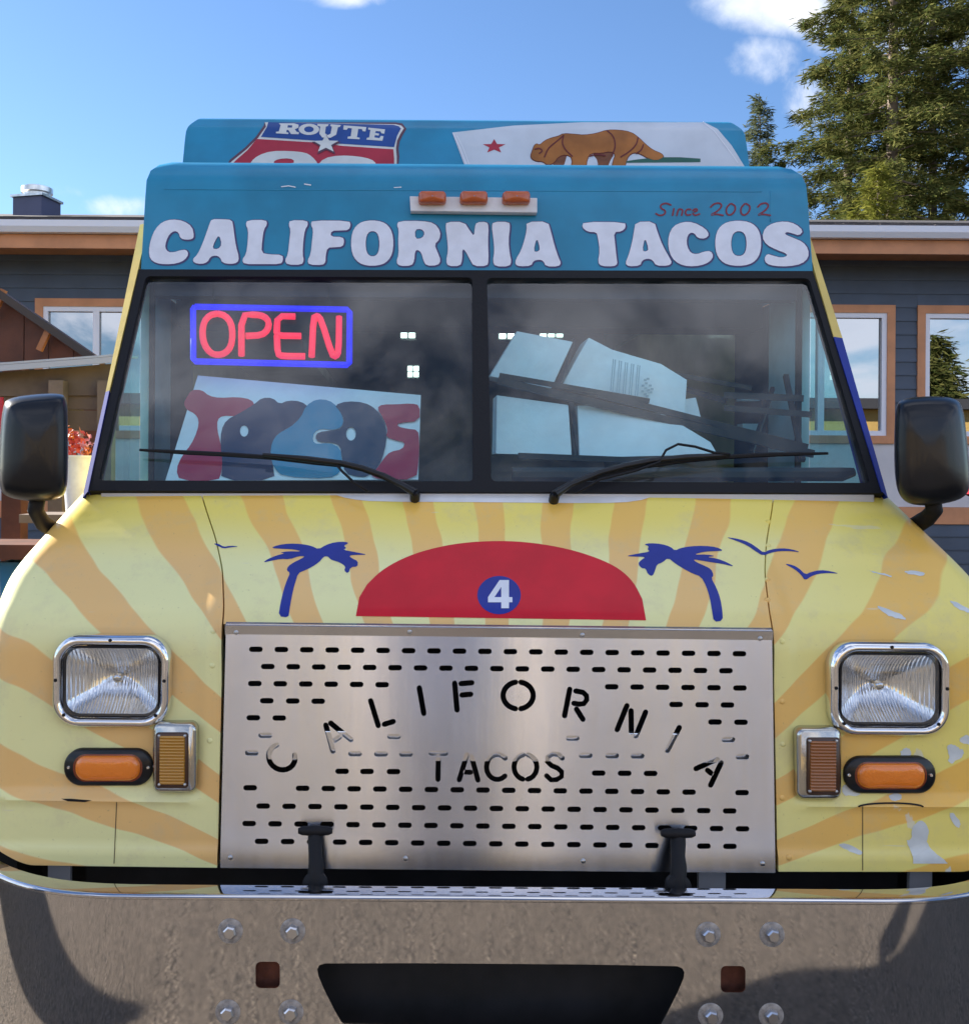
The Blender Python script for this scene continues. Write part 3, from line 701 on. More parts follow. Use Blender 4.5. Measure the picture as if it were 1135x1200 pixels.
# ------------------------------------------------------------------ windshield, gasket, pillars
def on_wind(u, v, off=0.0):
    p = wind(u, v); return p + Vector((0, -.826, .563)) * off
GOUT = [(105, 578), (164, 319), (950, 321), (1033, 581)]
GL = [(117, 566), (172, 327), (553, 328.5), (554, 567)]
GR = [(575, 567), (570, 329), (946, 329.5), (1017, 569)]
def round_poly(p, r):
    out = []
    for i in range(len(p)):
        a, b, c = Vector(p[i - 1]), Vector(p[i]), Vector(p[(i + 1) % len(p)])
        s, e = b + (a - b).normalized() * r, b + (c - b).normalized() * r
        for t in (0, .25, .5, .75, 1): out.append(tuple(s * (1 - t) ** 2 + b * 2 * t * (1 - t) + e * t * t))
    return out
GLr, GRr = round_poly(GL, 6), round_poly(GR, 6)
def plate(loops, fn, th, name, m, parent, back=(0, .826, -.563)):
    v2, fs = cdt(loops); n = len(v2); fr = [fn(p[0], p[1]) for p in v2]; bk = [p + Vector(back) * th for p in fr]; cnt = {}
    for f in fs:
        for i in range(len(f)):
            e = (f[i], f[(i + 1) % len(f)]); cnt.setdefault(tuple(sorted(e)), []).append(e)
    side = [(e[0][0], e[0][1], e[0][1] + n, e[0][0] + n) for e in cnt.values() if len(e) == 1]
    mb = MB(); mb.add(fr + bk, [tuple(f) for f in fs] + [tuple(i + n for i in f) for f in fs] + side); return mb.build(name, m, parent)
plate([GOUT, GLr, GRr], lambda u, v: on_wind(u, v, .012), .035, 'windshield_gasket', BLACKR, truck)
WG = glass_mat('windshield_glass', (.75, .97, 1.0), 1.7, 0.0, .0, dirt_haze=.17)  # pale haze painted in for the smoky cloud reflections
for g in (GL, GR):
    q = MB(); q.cap([on_wind(u, v, 0.0) for u, v in grow(g, 2)]); o = q.build('windshield_pane', WG, truck)
def strip(pts_out, pts_in, m, name):
    q = MB()
    o_ = [on_wind(u, v, .010) for u, v in pts_out]; i_ = [on_wind(u, v, .016) for u, v in pts_in]
    bk = Vector((0, .12, -.02)); q.grid([[p + bk for p in o_], o_, i_, [p + Vector((0, .02, -.01)) for p in i_]]); return q.build(name, m, truck, autos=40)
strip([(165, 266), (125, 462)], [(176, 266), (130, 462)], YELV, 'pillar_trim'); strip([(125, 462), (98, 586)], [(130, 462), (105, 580)], mat('pillar_blue', (.02, .035, .24), .7, spec=.15), 'pillar_trim')
strip([(943, 266), (985, 399)], [(936, 266), (974, 399)], YELV, 'pillar_trim'); strip([(985, 399), (1038, 586)], [(974, 399), (1030, 580)], BLUEV, 'pillar_trim')
# wipers
def wiper(arm, blade, hose=None):
    q = MB(); q.tube([on_wind(u, v, .035) for u, v in arm], [.012] + [.0085] * (len(arm) - 2) + [.005], 8)
    q.lathe(on_wind(*arm[0], .02), (0, -.8, .6), [(.013, -.02), (.013, .008), (.007, .016)], 12)
    w = q.build('wiper', BLACKP, truck, autos=50)
    q = MB(); q.tube([on_wind(u, v, .022) for u, v in blade], [.0035] + [.006] * (len(blade) - 2) + [.0035], 6); q.build('wiper_blade', BLACKR, w)
    if hose:
        q = MB(); q.tube([on_wind(u, v, .04) for u, v in hose], .0035, 6); q.build('hose', BLACKR, w, smooth=True)
wiper([(486, 586), (470, 577), (450, 567), (425, 558), (400, 552), (360, 547), (310, 542)], [(166, 533), (220, 536), (270, 538.5), (320, 542), (370, 548), (400, 552)], [(432, 586), (415, 575), (402, 563), (396, 556)])
wiper([(648, 588), (665, 577), (700, 563), (730, 555), (760, 549), (800, 545), (850, 542)], [(690, 568), (740, 554), (800, 545.5), (850, 541), (900, 538.5), (966, 537)], [(672, 588), (700, 572), (740, 562), (768, 552), (776, 538), (790, 531), (810, 534), (832, 541), (850, 543)])

# ------------------------------------------------------------------ cab shell
mb = MB(); TS = 0
def fas_half(z): return 1.008 - .045 * sstep(z, 2.47, 2.545) - .035 * sstep(z, 2.515, 2.545)
rows = []
for (z, d) in FAS + [(2.545, 3.25), (2.545, 3.42), (2.545, 3.6)]:
    w = fas_half(z); n = 50
    r = [Vector((X0 + w * (-1 + 2 * j / n), d, z)) for j in range(n + 1)]
    r = [Vector((X0 - w - .012, max(3.6, d), min(z, 2.5)))] + r + [Vector((X0 + w + .012, max(3.6, d), min(z, 2.5)))] if d < 3.6 else [r[0]] + r + [r[-1]]
    rows.append(r)
mb.grid(rows); mb.box2((X0 - 1.0, 2.95, 2.150), (X0 + 1.0, 2.985, 2.162))
fascia = mb.build('cab_cap', TEAL, truck, autos=50)
mb = MB(); rows = []
for (z, d) in CAPP + [(2.877, 4.2), (2.877, 8.0)]:
    w = 1.0 - .05 * sstep(z, 2.77, 2.88) ** 1.5
    rows.append([Vector((X0 - .005 - 1.0, max(d, 3.5) if d < 4 else d, min(z, 2.5)))] + [Vector((X0 - .005 + w * (-1 + j / 20), d, z)) for j in range(41)] + [Vector((X0 - .005 + 1.0, max(d, 3.5) if d < 4 else d, min(z, 2.5)))])
mb.grid(rows); roofbox = mb.build('roof_box', TEAL, truck, autos=45)
# side walls with door windows
SIDEW = vinyl('side_yellow', (.66, .55, .20)); INT = mat('cab_interior', (.045, .048, .055), .7, vary=(4, .4)); DOORP = mat('door_inner_teal', (.42, .62, .66), .45, vary=(5, .15))
for sd in (-1, 1):
    xo = X0 + sd * 1.022; t = .03 * -sd
    pass
    q = MB(); q.box2((xo, 2.60, .62), (xo + t, 3.60, 1.50)); q.build('cab_side', SIDEW, truck)
    q = MB(); q.box2((X0 + sd * .998, 3.06, 2.14), (X0 + sd * .97, 3.60, 2.47)); q.build('cab_side', TEAL, truck)
    q = MB(); q.box2((xo, 3.0, 1.505), (xo + t, 3.26, 2.135)); q.build('door_post', DOORP, truck)
    q = MB(); q.box2((xo, 3.262, 1.505), (xo + t, 3.60, 2.135)); q.build('cab_side', INT, truck)
    q = MB(); q.add([(xo, 2.62, 1.505), (xo, 2.995, 1.505), (xo, 2.995, 2.135), (xo, 2.94, 2.135)], [(0, 1, 2, 3)]); q.build('side_window', glass_mat('side_glass', (.42, .72, .74), .8), truck)
    q = MB(); q.box2((xo + t, 2.985, 1.5), (xo + t * 1.5, 3.0, 2.14)); q.build('window_channel', BLACKR, truck)
    q = MB(); q.box2((xo, 3.602, .45), (xo + t, 8.0, 2.30)); q.build('box_side', SIDEW, truck)
    q = MB(); q.box2((X0 + sd * .998, 3.602, 2.302), (X0 + sd * .97, 8.0, 2.50)); q.build('box_side', TEAL, truck)
q = MB(); q.box2((X0 - 1.0, 7.97, .45), (X0 + 1.0, 8.0, 2.86)); q.build('rear_panel', SIDEW, truck)
q = MB(); q.box2((X0 - .99, 2.55, .56), (X0 + .99, 7.96, .62)); q.build('floor', INT, truck)
q = MB(); q.box2((X0 - .99, 3.12, 2.49), (X0 + .99, 3.6, 2.52)); q.box2((X0 - .98, 2.99, 2.10), (X0 + .98, 3.05, 2.165)); q.box2((X0 - .985, 3.3, 2.06), (X0 + .985, 3.45, 2.49)); q.build('cab_header', mat('header_navy', (.015, .018, .045), .6), truck)
q = MB(); q.box2((X0 - .98, 2.555, 1.30), (X0 + .98, 3.0, 1.46)); q.box2((X0 - .98, 2.96, .62), (X0 + .98, 3.0, 1.30)); q.build('dashboard', mat('dash_black', (.02, .021, .026), .6, bump=(50, .2)), truck)
# galley behind the cab: shelves, back wall, lamps
q = MB(); q.box2((X0 - .98, 5.9, .62), (X0 + .98, 5.94, 2.8)); q.box2((X0 - .99, 3.7, .62), (X0 - .55, 5.8, 1.55)); q.box2((X0 + .5, 3.7, .62), (X0 + .98, 5.8, 1.55)); q.box2((X0 - .98, 3.9, 2.05), (X0 - .62, 5.8, 2.1)); q.build('galley', mat('galley_steel', (.30, .29, .29), .4, .5, vary=(3, .4)), truck)
for (u, v, D, w) in ((478, 390, 5.2, .085), (484, 436, 5.6, .07), (593, 391, 5.2, .09), (645, 389, 5.2, .13)):
    c = P(u, v, D); q = MB(); q.box((c.x, c.y, c.z), (w, .05, .075)); l = q.build('galley_lamp', mat('lamp_case', (.3, .3, .3), .5), truck)
    q = MB(); n = 2 if w < .12 else 3
    for i in range(n):
        for j in (-1, 1): q.box((c.x + (i - (n - 1) / 2) * w / n, c.y - .027, c.z + j * .017), (w / n * .72, .006, .026))
    q.build('lamp_lens', mat('lamp_glow', (.8, .85, .8), .4, emit=((.85, .95, .85), 1.6)), l)
# underside, wheels
for sd in (-1, 1):
    for y in (2.95, 6.6):
        q = MB(); x = X0 + sd * .93
        q.lathe((x - .11, y, .38), (1, 0, 0), [(.24, 0), (.36, .0), (.38, .03), (.38, .19), (.36, .22), (.24, .22)], 32); w = q.build('wheel', mat('tyre', (.02, .02, .021), .85, bump=(60, .4)), truck, autos=40)
        q = MB(); q.lathe((x + sd * .07, y, .38), (sd, 0, 0), [(.235, -.1), (.235, .03), (.20, .0), (.08, -.02), (.05, .03)], 24); q.build('rim', WHITEM, w, autos=40)

# ------------------------------------------------------------------ lettering on the cab cap
LN = (0, -.98, .2)
c1 = lambda p: chaikin(cr(p, 130, 120, 2.6395), 1); c2 = lambda p: chaikin(cr(p, 520, 120, 2.467), 1)
letters = [
 [c1([(258, 415), (252, 385), (225, 367), (190, 362), (160, 370), (138, 392), (124, 425), (118, 460), (122, 485), (140, 498), (170, 502), (205, 499), (230, 488), (241, 470), (234, 456), (215, 458), (197, 464), (178, 464), (168, 450), (172, 428), (182, 408), (197, 398), (210, 403), (216, 422), (235, 426), (252, 424)])],
 [c1([(312, 362), (345, 362), (375, 364), (379, 385), (382, 410), (387, 445), (397, 480), (392, 497), (370, 501), (345, 497), (338, 480), (325, 474), (308, 478), (300, 495), (280, 501), (258, 497), (253, 486), (268, 472), (283, 440), (296, 405), (306, 375)]), c1([(335, 410), (344, 440), (332, 455), (314, 453), (322, 430)])],
 [c1([(423, 365), (480, 364), (484, 378), (473, 395), (468, 430), (466, 466), (490, 471), (531, 472), (533, 490), (525, 501), (470, 501), (412, 501), (406, 487), (419, 470), (424, 430), (425, 395), (417, 378)])],
 [c1([(554, 365), (607, 366), (610, 380), (600, 395), (595, 430), (593, 470), (597, 490), (590, 503), (546, 503), (538, 490), (548, 470), (552, 430), (556, 395), (550, 380)])],
 [c1([(623, 366), (737, 367), (742, 380), (735, 396), (712, 397), (682, 398), (679, 416), (717, 417), (722, 430), (717, 447), (692, 449), (670, 450), (664, 475), (664, 495), (655, 504), (613, 503), (608, 490), (618, 470), (622, 430), (626, 395), (618, 378)])],
 [c1(ell(808, 436, 66, 71, 16, pw=.8)), c1(ell(809, 438, 22, 40, 10, pw=.8))],
 [c1([(890, 368), (960, 367), (1000, 374), (1019, 400), (1016, 425), (1000, 440), (1010, 465), (1020, 490), (1010, 505), (975, 506), (966, 490), (960, 466), (948, 456), (940, 462), (938, 490), (930, 506), (892, 507), (882, 495), (890, 470), (888, 430), (890, 395), (884, 380)]), c1([(940, 394), (960, 392), (971, 405), (962, 421), (941, 423)])],
 [c2([(7, 346), (58, 346), (75, 372), (87, 388), (89, 362), (94, 347), (124, 346), (129, 360), (127, 400), (129, 460), (124, 474), (86, 474), (75, 455), (62, 430), (53, 424), (53, 455), (47, 474), (12, 474), (6, 460), (12, 430), (10, 400), (5, 362)])],
 [c2([(142, 346), (188, 346), (191, 360), (186, 400), (190, 440), (195, 460), (189, 475), (148, 475), (141, 460), (146, 430), (142, 390), (138, 360)])],
 [c2([(238, 346), (300, 345), (309, 375), (319, 415), (331, 450), (338, 465), (331, 475), (294, 475), (287, 459), (275, 455), (258, 459), (252, 473), (220, 475), (206, 470), (207, 455), (222, 430), (232, 400), (239, 370)]), c2([(268, 390), (278, 425), (270, 433), (258, 431)])],
 [c2([(403, 346), (522, 347), (525, 362), (513, 374), (490, 376), (494, 410), (498, 450), (501, 468), (490, 475), (453, 474), (444, 462), (450, 430), (444, 390), (440, 376), (415, 375), (398, 362)])],
 [c2([(553, 346), (607, 345), (616, 375), (631, 415), (651, 450), (658, 464), (648, 473), (612, 473), (602, 456), (588, 452), (572, 457), (566, 473), (533, 475), (523, 466), (532, 445), (542, 410), (548, 375)]), c2([(580, 390), (591, 425), (584, 432), (572, 430)])],
 [c2([(754, 365), (720, 347), (690, 346), (662, 358), (648, 385), (647, 420), (657, 450), (678, 468), (705, 475), (740, 473), (767, 462), (778, 445), (770, 430), (750, 432), (730, 440), (712, 436), (702, 418), (700, 395), (708, 378), (722, 378), (732, 393), (754, 395), (766, 383)])],
 [c2(ell(849, 408, 67, 66, 16, pw=.8)), c2(ell(851, 409, 23, 37, 10, pw=.8))],
 [c2([(1037, 372), (1015, 352), (985, 344), (950, 349), (926, 364), (918, 390), (930, 412), (960, 427), (985, 436), (992, 444), (975, 450), (950, 444), (933, 438), (924, 452), (930, 467), (955, 474), (995, 475), (1032, 468), (1052, 450), (1052, 425), (1036, 404), (1005, 391), (983, 382), (988, 375), (1005, 379), (1025, 386)])]]
LETW = mat('letter_white', (.74, .78, .88), .4, coat=.2, vary=(25, .05), bump=(30, .06)); LETS = mat('letter_shadow', (.05, .045, .16), .45)
for a, b in ((0, 10), (10, 15)):
    decal('lettering_outline', [[grow([(x + .8, y + .5) for x, y in l[0]], 1.3)] + [grow(h, -.9) for h in l[1:]] for l in letters[a:b]], fas, LETS, fascia, .0010, 12, LN)
    decal('lettering', letters[a:b], fas, LETW, fascia, .0020, 12, LN)
# cursive year line
SC = mat('faded_red', (.20, .012, .03), .45)
def cur(pts, k=2.467): return stroke(chaikin_open(cr(pts, 520, 120, k)), 2.0, 4)
yr = [[(655, 297), (640, 291), (625, 297), (626, 307), (640, 313), (637, 325), (622, 328), (612, 322)], [(664, 308), (660, 327)], [(672, 327), (677, 309), (684, 309), (690, 312), (686, 327)], [(712, 310), (702, 309), (696, 318), (700, 327), (712, 325)], [(717, 318), (732, 314), (730, 308), (720, 310), (717, 320), (724, 328), (738, 323)],
      [(770, 303), (780, 293), (797, 291), (803, 300), (790, 315), (768, 327), (785, 323), (806, 327)], [(826, 294), (815, 305), (815, 322), (826, 328), (840, 316), (842, 300), (830, 293)], [(868, 294), (857, 305), (857, 322), (868, 328), (882, 316), (884, 300), (872, 293)], [(906, 303), (915, 293), (932, 291), (938, 300), (926, 315), (904, 327), (920, 323), (942, 327)]]
decal('year_print', [[cur(s)] for s in yr], lambda u, v: fas(u, v), SC, fascia, .0012, None, LN)
# marker lamp bar
q = MB(); a, b = fas(480, 234), fas(628, 236); c, d = fas(481, 251), fas(628, 253)
q.prism([a + Vector((0, -.002, 0)), b + Vector((0, -.002, 0)), d + Vector((0, -.002, 0)), c + Vector((0, -.002, 0))], (0, -.022, .004)); bar = q.build('marker_lamp_bar', WHITEM, truck, bevel=.002)
for u0 in (506, 554, 603):
    c = fas(u0, 236.3) + Vector((0, -.030, 0)); q = MB(); W, Hh = .042, .0185
    q.grid([[Vector((c.x + x * sx, c.y + dy, c.z + z * sx)) for x, z in rrect(-W, -Hh, W, Hh, .010, 4)] for sx, dy in ((1, .012), (1, -.008), (.93, -.022), (.7, -.029), (.05, -.031))], 0, True)
    q.build('marker_lamp', mat('marker_amber', (.50, .10, .02), .25, coat=.5), bar, autos=50)
# worn marks in the film above
decal('wear_mark', px_shapes(stroke([(330, 219), (338, 218), (346, 219.5)], 1.2), stroke([(357, 216), (364, 217)], 1.4), stroke([(462, 220), (470, 219.5)], 1.0)), fas, WHITEV, fascia, .0012, None, LN)
q = MB(); q.tube([fas(u, 222 + (u - 190) * .004) + Vector((0, .0005, 0)) for u in range(192, 902, 10)], .0018, 6); q.tube([fas(902, v) + Vector((0, .0005, 0)) for v in range(224, 262, 6)], .0015, 6); q.build('cap_seam', TEAL, fascia, smooth=True)

# ------------------------------------------------------------------ roof box prints: route shield and bear flag
KS = 1135 / 250
clipv = lambda l: [(x, max(y, 143.6)) for x, y in l]
cs = lambda p, n=0: clipv(chaikin(cr(p, 230, 120, KS), n))
CN = (0, -.95, .3)
NAVY = vinyl('print_navy', (.02, .07, .27)); PRED = vinyl('print_red', (.40, .03, .055)); PCREAM = vinyl('print_cream', (.62, .62, .60)); PGLOW = mat('print_maroon', (.10, .04, .07), .5)
sh_out = cs([(365, 102), (1060, 118), (1090, 125), (1104, 140), (1085, 170), (1068, 205), (1062, 245), (1066, 290), (1066, 400), (110, 400), (190, 315), (270, 250), (330, 190), (372, 130)])
decal('shield_glow', [[clipv(grow(sh_out, 3))]], capf, PGLOW, roofbox, .001, 2.5, CN)
decal('shield_print', [[sh_out]], capf, PCREAM, roofbox, .002, 2.5, CN)
decal('shield_field', [[cs([(384, 108), (1050, 122), (1078, 130), (1088, 142), (1068, 180), (1052, 240), (760, 222), (620, 205), (345, 186), (376, 134)])], [cs([(322, 197), (620, 215), (780, 234), (1048, 252), (1052, 300), (1052, 400), (130, 400), (210, 312), (275, 255)])]], capf, [NAVY, PRED], roofbox, .003, 2.5, CN, [0, 1])
rl = [[cs([(425, 160), (440, 158), (450, 125), (440, 115), (520, 115), (545, 122), (545, 138), (525, 147), (535, 160), (548, 163), (545, 173), (505, 172), (490, 150), (482, 150), (480, 162), (492, 165), (490, 172), (425, 168)]), cs([(488, 125), (512, 126), (510, 138), (486, 138)])],
      [cs(ell(600, 147, 55, 30, 18)), cs(ell(600, 147, 26, 16, 12))],
      [cs([(645, 118), (705, 120), (700, 130), (690, 132), (685, 168), (700, 178), (715, 170), (722, 133), (712, 128), (716, 120), (770, 124), (764, 134), (754, 136), (745, 175), (715, 192), (670, 190), (655, 170), (660, 132), (645, 128)])],
      [cs([(785, 126), (905, 135), (900, 158), (885, 157), (882, 146), (862, 145), (855, 188), (870, 192), (868, 200), (805, 196), (806, 186), (822, 184), (828, 142), (808, 140), (800, 150), (782, 148)])],
      [cs([(915, 138), (1004, 147), (1000, 170), (985, 168), (980, 158), (955, 156), (952, 166), (972, 170), (970, 180), (950, 178), (947, 190), (974, 194), (982, 182), (996, 184), (990, 208), (905, 202), (908, 192), (920, 190), (926, 150), (914, 148)])]]
decal('shield_word', rl, capf, PCREAM, roofbox, .004, 2.5, CN)
def star(cx, cy, r, n=5, k=.42, ph=-90, sy=1.0): return [(cx + (r if i % 2 == 0 else r * k) * math.cos(rad(ph + i * 36)), cy + sy * (r if i % 2 == 0 else r * k) * math.sin(rad(ph + i * 36))) for i in range(2 * n)]
decal('shield_numeral', [[cs([(290, 320), (330, 285), (400, 262), (500, 262), (580, 270), (615, 290), (650, 330), (650, 400), (250, 400)], 1), cs([(420, 310), (470, 300), (520, 306), (520, 330), (410, 330)], 1)], [cs([(640, 345), (680, 300), (760, 285), (860, 290), (930, 305), (960, 330), (960, 400), (640, 400)], 1)]], capf, PCREAM, roofbox, .004, 2.5, CN)
decal('shield_star_edge', [[star(230 + 692 / KS, 121 + 228 / KS, 18, sy=.72)]], capf, PGLOW, roofbox, .0052, None, CN); decal('shield_star', [[star(230 + 690 / KS, 120 + 226 / KS, 15.5, sy=.72)]], capf, PCREAM, roofbox, .0064, None, CN)
k2 = lambda p, n=0: clipv(chaikin(cr(p, 520, 120, 2.467), n))
FLW = vinyl('flag_white', (.58, .62, .68), .06); BEARB = vinyl('bear_brown', (.36, .13, .03), .25); BEARD = vinyl('bear_line', (.13, .02, .02)); FGRN = vinyl('flag_green', (.03, .12, .09))
decal('flag_print', [[k2([(24, 88), (200, 68), (400, 56), (600, 50), (752, 50), (790, 78), (830, 125), (870, 190), (62, 190)])]], capf, FLW, roofbox, .002, 2.5, CN)
decal('flag_edge', [[stroke(k2([(26, 90), (45, 130), (64, 178)]), 1.3)], [stroke(k2([(748, 54), (780, 84), (815, 130), (848, 175)]), 1.2)], [stroke(k2([(38, 98), (55, 132), (72, 178)]), .8)]], capf, WHITEV, roofbox, .003, 2.5, CN)
bear = k2([(250, 156), (256, 140), (260, 128), (267, 121), (276, 126), (292, 112), (312, 104), (330, 100), (345, 92), (375, 94), (405, 97), (440, 92), (470, 82), (505, 82), (540, 88), (562, 104), (580, 122), (602, 140), (628, 150), (635, 160), (612, 170), (590, 164), (566, 150), (548, 146), (532, 156), (524, 176), (520, 200), (484, 200), (488, 172), (496, 152), (480, 143), (455, 148), (425, 148), (413, 162), (408, 200), (366, 200), (372, 162), (352, 152), (330, 158), (318, 176), (300, 184), (285, 172), (268, 172), (254, 166)], 1)
farleg = [k2([(425, 146), (470, 142), (492, 150), (478, 172), (470, 200), (440, 200), (446, 172)], 1), k2([(320, 150), (356, 150), (350, 172), (340, 200), (312, 200)], 1)]
for l_ in farleg: decal('bear_leg', [[l_]], capf, mat('bear_shade', (.17, .05, .015), .5, vary=(30, .2)), roofbox, .0026, 2.5, CN)
decal('bear_outline', [[grow(bear, .8)]], capf, BEARD, roofbox, .003, 2.5, CN)
decal('bear_print', [[bear]], capf, BEARB, roofbox, .004, 2.5, CN)
bl = [[(262, 138), (275, 134), (285, 142), (275, 150)], [(290, 160), (300, 135), (325, 115), (345, 98)], [(345, 98), (340, 120), (350, 140), (370, 158)], [(470, 84), (490, 100), (495, 130), (485, 156)], [(560, 104), (555, 125), (535, 145), (510, 160)], [(575, 125), (570, 140), (555, 150)], [(420, 158), (440, 152), (465, 156)]]
decal('bear_line', [[stroke(chaikin_open(k2(l)), 1.6)] for l in bl], capf, BEARD, roofbox, .005, 2.5, CN)
decal('flag_star', [[star(520 + 145 / 2.467, 120 + 129 / 2.467, 14, sy=.62)]], capf, PRED, roofbox, .003, None, CN)
decal('flag_grass', [[k2([(520, 172), (560, 166), (620, 160), (680, 160), (740, 164), (740, 174), (520, 176)])]], capf, FGRN, roofbox, .0032, 2.5, CN)

# ------------------------------------------------------------------ mirrors
def mirror(pl, arm, D, name='mirror'):
    """housing drawn as outline with a rounded front"""
    cx = sum(p[0] for p in pl) / len(pl); cy = sum(p[1] for p in pl) / len(pl); q = MB(); rings = []
    pl = chaikin(pl, 2)
    for s_, dy in ((.94, .075), (1, .065), (1, .02), (.99, -.010), (.965, -.028), (.92, -.042), (.85, -.052), (.6, -.062), (.3, -.066), (.05, -.067)):
        rings.append([P(cx + (x - cx) * s_, cy + (y - cy) * s_, D + dy) for x, y in pl])
    q.grid(rings, 0, True); q.cap(rings[-1]); q.cap(rings[0])
    o = q.build(name, BLACKP, truck, smooth=True)
    q = MB(); q.tube([P(u, v, D + e) for u, v, e in arm], [.019, .020, .021, .022], 10); q.build('mirror_arm', BLACKR, o, smooth=True)
    q = MB(); q.cap([P(cx + (x - cx) * .88, cy + (y - cy) * .88, D + .078) for x, y in pl]); q.build('mirror_glass', mat('mirror_silver', (.85, .86, .88), .01, 1.0), o)
    return o
mirror([(3, 474), (12, 466), (40, 462), (70, 460.5), (79, 466), (80, 500), (80.5, 540), (79, 575), (70, 586), (40, 588), (12, 584), (-1, 575), (-1, 530)], [(45, 580, .03), (42, 598, .04), (50, 612, .07), (74, 628, .12)], 2.40)
mirror([(1049, 472), (1062, 466), (1090, 464), (1118, 466), (1128, 476), (1133, 520), (1137, 565), (1132, 582), (1110, 590), (1080, 593), (1062, 590), (1051, 578), (1047, 552), (1047, 505)], [(1092, 585, .03), (1094, 598, .04), (1086, 607, .07), (1062, 622, .14)], 2.40)

# ------------------------------------------------------------------ things behind the windshield
def planar(p0, p1, p2):
    """surf function: picture point -> plane through three points"""
    n = (p1 - p0).cross(p2 - p0).normalized(); cam_p = Vector((0, 0, EYE))
    def f(u, v):
        x, z = ray(u, v); d = Vector((x, 1, z)); return cam_p + d * ((p0 - cam_p).dot(n) / d.dot(n))
    return f
# neon sign
so = thing('neon_sign', 'lit red and blue neon open sign hanging at the top of the left windshield pane', 'neon sign', P(316, 395, 2.90))
sp = planar(P(223, 358, 2.93), P(411, 362, 2.93), P(411, 430, 2.87))
NR = mat('neon_red', (.7, .02, .05), .4, emit=((1.0, .012, .06), .36)); NB = mat('neon_blue', (.01, .01, .6), .4, emit=((.006, .004, 1.0), .34))
def ntube(name, px, r, m): 
    q = MB(); q.tube([sp(u, v) for u, v in px], r, 8); return q.build(name, m, so, smooth=True)
c8 = lambda p: cr(p, 160, 320, 1135 / 260)
bd = c8([(300, 172), (1080, 187), (1090, 200), (1088, 460), (1078, 470), (300, 452), (291, 440), (290, 184), (300, 172)])
ntube('border_tube', bd, .0090, NB)
q = MB(); q.prism([sp(u, v) + Vector((0, .014, 0)) for u, v in c8([(278, 158), (1106, 172), (1102, 486), (276, 468)])], (0, .006, 0)); q.build('back_panel', glass_mat('clear_acrylic', (.55, .58, .66), .3), so)
OP = [[(415, 207), (375, 215), (345, 250), (336, 310), (348, 370), (380, 410), (415, 420), (455, 410), (484, 375), (492, 315), (484, 255), (455, 218), (415, 207)],
      [(537, 422), (537, 215), (610, 212), (655, 222), (678, 250), (672, 290), (640, 318), (560, 322)],
      [(812, 222), (722, 220), (717, 300), (718, 320), (842, 322)], [(718, 320), (722, 415), (745, 425), (862, 426)], [(896, 428), (905, 225), (925, 218), (945, 240), (1000, 420), (1020, 428), (1034, 400), (1036, 224)]]
for s in OP: ntube('letter_tube', chaikin_open(c8(s), 1), .0098, NR)
for u in (250, 385):
    q = MB(); q.tube([sp(u, 360), P(u, 322, 2.98)], .0015, 5); q.build('hanging_wire', BLACKR, so)
# hand-painted poster
PW = mat('poster_white', (.88, .90, .92), .6, vary=(6, .04)); PM = mat('poster_maroon', (.50, .03, .07), .6); PN = mat('poster_navy', (.03, .035, .085), .6); PT = mat('poster_teal', (.03, .26, .42), .6); PS = mat('poster_slate', (.045, .055, .10), .6)
pp = planar(P(232, 440, 2.90), P(493, 463, 2.90), P(490, 562, 2.66))
q = MB(); q.prism([pp(u, v) for u, v in ((232, 440), (493, 463), (490, 562), (194, 563))], (0, .008, -.004)); poster = q.build('tacos_poster', PW)
tag(poster, 'white poster with bubbly painted letters leaning behind the windshield under the neon sign', 'poster')
p3 = lambda p, n=1: chaikin(cr(p, 100, 310, 2.415), n); PN_ = (0, -.9, .4)
def pd(loops, m, off): decal('painted_letter', [loops], pp, m, poster, off, None, PN_)
pd([p3([(285, 380), (300, 355), (330, 355), (350, 372), (380, 378), (430, 375), (470, 382), (482, 402), (470, 422), (430, 430), (388, 428), (374, 440), (374, 470), (382, 500), (389, 540), (386, 590), (376, 612), (268, 612), (257, 580), (275, 540), (300, 510), (318, 470), (322, 440), (310, 422), (288, 412), (279, 395)])], PM, .001)
pd([p3([(385, 470), (400, 440), (440, 420), (480, 395), (500, 378), (530, 378), (550, 396), (575, 385), (610, 388), (634, 405), (620, 432), (590, 455), (560, 470), (545, 490), (530, 520), (530, 560), (537, 612), (384, 612), (389, 560), (383, 510)]), p3(ell(450, 472, 12, 16, 14), 0)], PN, .002)
pd([p3([(625, 400), (655, 382), (690, 385), (715, 405), (732, 440), (725, 462), (700, 470), (670, 465), (648, 475), (643, 500), (655, 510), (690, 505), (722, 520), (727, 560), (722, 590), (690, 607), (560, 602), (533, 575), (524, 540), (528, 505), (545, 480), (580, 462), (610, 435)])], PT, .003)
pd([p3([(705, 400), (740, 388), (790, 392), (822, 410), (844, 440), (854, 480), (847, 530), (832, 570), (800, 602), (770, 602), (735, 592), (727, 550), (722, 515), (700, 505), (660, 505), (650, 490), (660, 475), (700, 471), (725, 465), (733, 440), (720, 415)]), p3(ell(752, 481, 14, 19, 14), 0)], PS, .004)
pd([p3([(946, 400), (920, 395), (880, 398), (840, 398), (825, 408), (845, 440), (856, 470), (850, 490), (880, 500), (905, 505), (897, 525), (862, 532), (845, 550), (825, 580), (805, 597), (830, 610), (936, 610), (943, 560), (945, 500), (941, 470), (910, 467), (882, 460), (886, 450), (946, 445)])], PM, .005)
